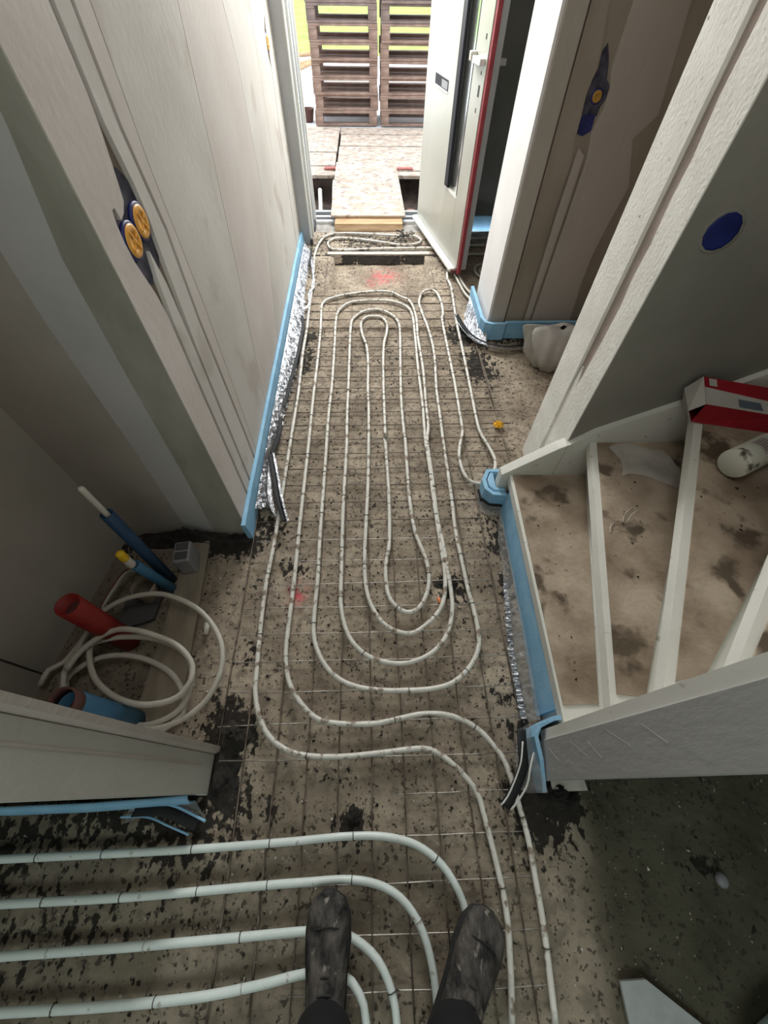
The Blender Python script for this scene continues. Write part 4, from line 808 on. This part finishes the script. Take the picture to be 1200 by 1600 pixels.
# ---------------------------------------------------------------- the person holding the camera: trousers and boots
pr = thing('person', 'person in dusty dark work boots and black trousers standing at the bottom edge', 'person', None, (.02,-.58,0))
def skin(name, joints, edges, radii, m, parent, sub=2):
    me = bpy.data.meshes.new(name); me.from_pydata(joints, edges, []); me.materials.append(M[m]); o = link(name, me, parent)
    sk = o.modifiers.new('skin', 'SKIN'); sk.use_smooth_shade = True
    for v, r in zip(me.skin_vertices[0].data, radii): v.radius = r if isinstance(r, tuple) else (r, r)
    me.skin_vertices[0].data[0].use_root = True
    ss = o.modifiers.new('sub', 'SUBSURF'); ss.levels = sub; ss.render_levels = sub; return o
J = [(0,-.02,.98),(-.10,-.01,.88),(-.125,.01,.52),(-.150,.035,.17),(.10,-.01,.88),(.135,.005,.52),(.135,.035,.17),(0,-.02,1.12),(0,-.03,1.28),(0,-.04,1.42)]
skin('trousers', J, [(0,1),(1,2),(2,3),(0,4),(4,5),(5,6),(0,7),(7,8),(8,9)], [(.15,.11),.095,.070,.062,.095,.070,.066,(.15,.10),(.16,.11),(.10,.08)], 'cloth', pr)
def boot(toe, heel, label, zb):
    toe = Vector(toe); heel = Vector(heel); d = (toe-heel); Lb = d.length; d.normalize(); n = Vector((d.y,-d.x,0))
    r_ = link('boot', None, pr); r_['label'] = label; r_.location = (heel.x-pr.location.x, heel.y-pr.location.y, zb)
    def loft(name, secs, m, seg=22):
        V = []; F = []
        for (s, w, z0, z1, pw) in secs:
            c = d*(s*Lb)
            for k in range(seg):
                a = 2*math.pi*k/seg; ca_, sa_ = math.cos(a), math.sin(a)
                x = math.copysign(abs(ca_)**pw, ca_)*w/2; z = (z0+z1)/2+math.copysign(abs(sa_)**pw, sa_)*(z1-z0)/2
                V.append(c+n*x+Vector((0,0,z)))
        for i in range(len(secs)-1):
            for k in range(seg): F.append((i*seg+k, i*seg+(k+1) % seg, (i+1)*seg+(k+1) % seg, (i+1)*seg+k))
        F.append(tuple(range(seg))[::-1]); F.append(tuple((len(secs)-1)*seg+k for k in range(seg)))
        o = mesh(name, V, F, M[m], r_, True); return o
    loft('upper', [(0,.04,.02,.10,.9),(.03,.07,.012,.13,.8),(.12,.085,.012,.145,.8),(.28,.086,.012,.140,.8),(.42,.088,.012,.115,.75),(.55,.096,.012,.092,.75),(.68,.106,.012,.080,.7),(.80,.108,.012,.074,.7),(.90,.098,.012,.066,.7),(.96,.076,.012,.055,.75),(.992,.045,.014,.040,.9),(1.0,.015,.018,.030,1)], 'boot')
    loft('sole', [(0,.05,-.008,.012,.6),(.04,.084,-.010,.016,.5),(.25,.084,-.010,.016,.5),(.5,.094,-.008,.016,.5),(.7,.114,-.010,.018,.5),(.85,.112,-.010,.018,.5),(.95,.084,-.008,.018,.6),(1.004,.030,-.004,.018,.8)], 'boot_dk')
    # shaft
    V = []; F = []; sg = 20
    for z, a_, b_, off in ((.07,.048,.062,.20),(.11,.046,.056,.19),(.15,.050,.060,.18),(.19,.052,.062,.17)):
        for k in range(sg):
            an = 2*math.pi*k/sg; V.append(d*(off*Lb+b_*math.cos(an))+n*(a_*math.sin(an))+Vector((0,0,z)))
    for i in range(3):
        for k in range(sg): F.append((i*sg+k, i*sg+(k+1) % sg, (i+1)*sg+(k+1) % sg, (i+1)*sg+k))
    F.append(tuple(3*sg+k for k in range(sg))); mesh('shaft', V, F, M['boot'], r_, True)
    for k in range(5):
        s = .32+.075*k; z = .134-.0155*k
        o = tube('lace', [d*(s*Lb)+n*(-.024)+Vector((0,0,z-.006)), d*((s+.02)*Lb)+Vector((0,0,z+.0035)), d*(s*Lb)+n*.024+Vector((0,0,z-.006))], .0028, M['lace'], r_, 6, .008)
    # toe seam and tongue
    tube('toe_seam', [d*(.80*Lb)+n*(-.050)+Vector((0,0,.046)), d*(.80*Lb)+n*(-.030)+Vector((0,0,.070)), d*(.815*Lb)+Vector((0,0,.0755)), d*(.80*Lb)+n*.030+Vector((0,0,.070)), d*(.80*Lb)+n*.050+Vector((0,0,.046))], .0022, M['boot_dk'], r_, 6, .01)
    V = []; F = []                                            # loose trouser cuff bunched on the instep
    for j, (z, a_, b_) in enumerate(((.098,.070,.088),(.125,.074,.092),(.15,.066,.082),(.20,.066,.078),(.26,.062,.07))):
        for k in range(24):
            an = 2*math.pi*k/24; w = 1+.10*nz(k*.7, j*.9, zb*50+Lb); V.append(d*(.19*Lb+b_*math.cos(an)*w)+n*(a_*math.sin(an)*w)+Vector((0,0,z+.010*nz(k*.5,j,7)-.03*max(0,-math.cos(an))*(j == 0))))
    for j in range(4):
        for k in range(24): F.append((j*24+k, j*24+(k+1) % 24, (j+1)*24+(k+1) % 24, (j+1)*24+k))
    mesh('trouser_cuff', V, F, M['cloth'], r_, True)
boot((-.134,-.222,0), (-.128,-.535,0), None or 'left boot pointing straight ahead', .044)
boot((.282,-.272,0), (.110,-.530,0), 'right boot turned outwards', .044)
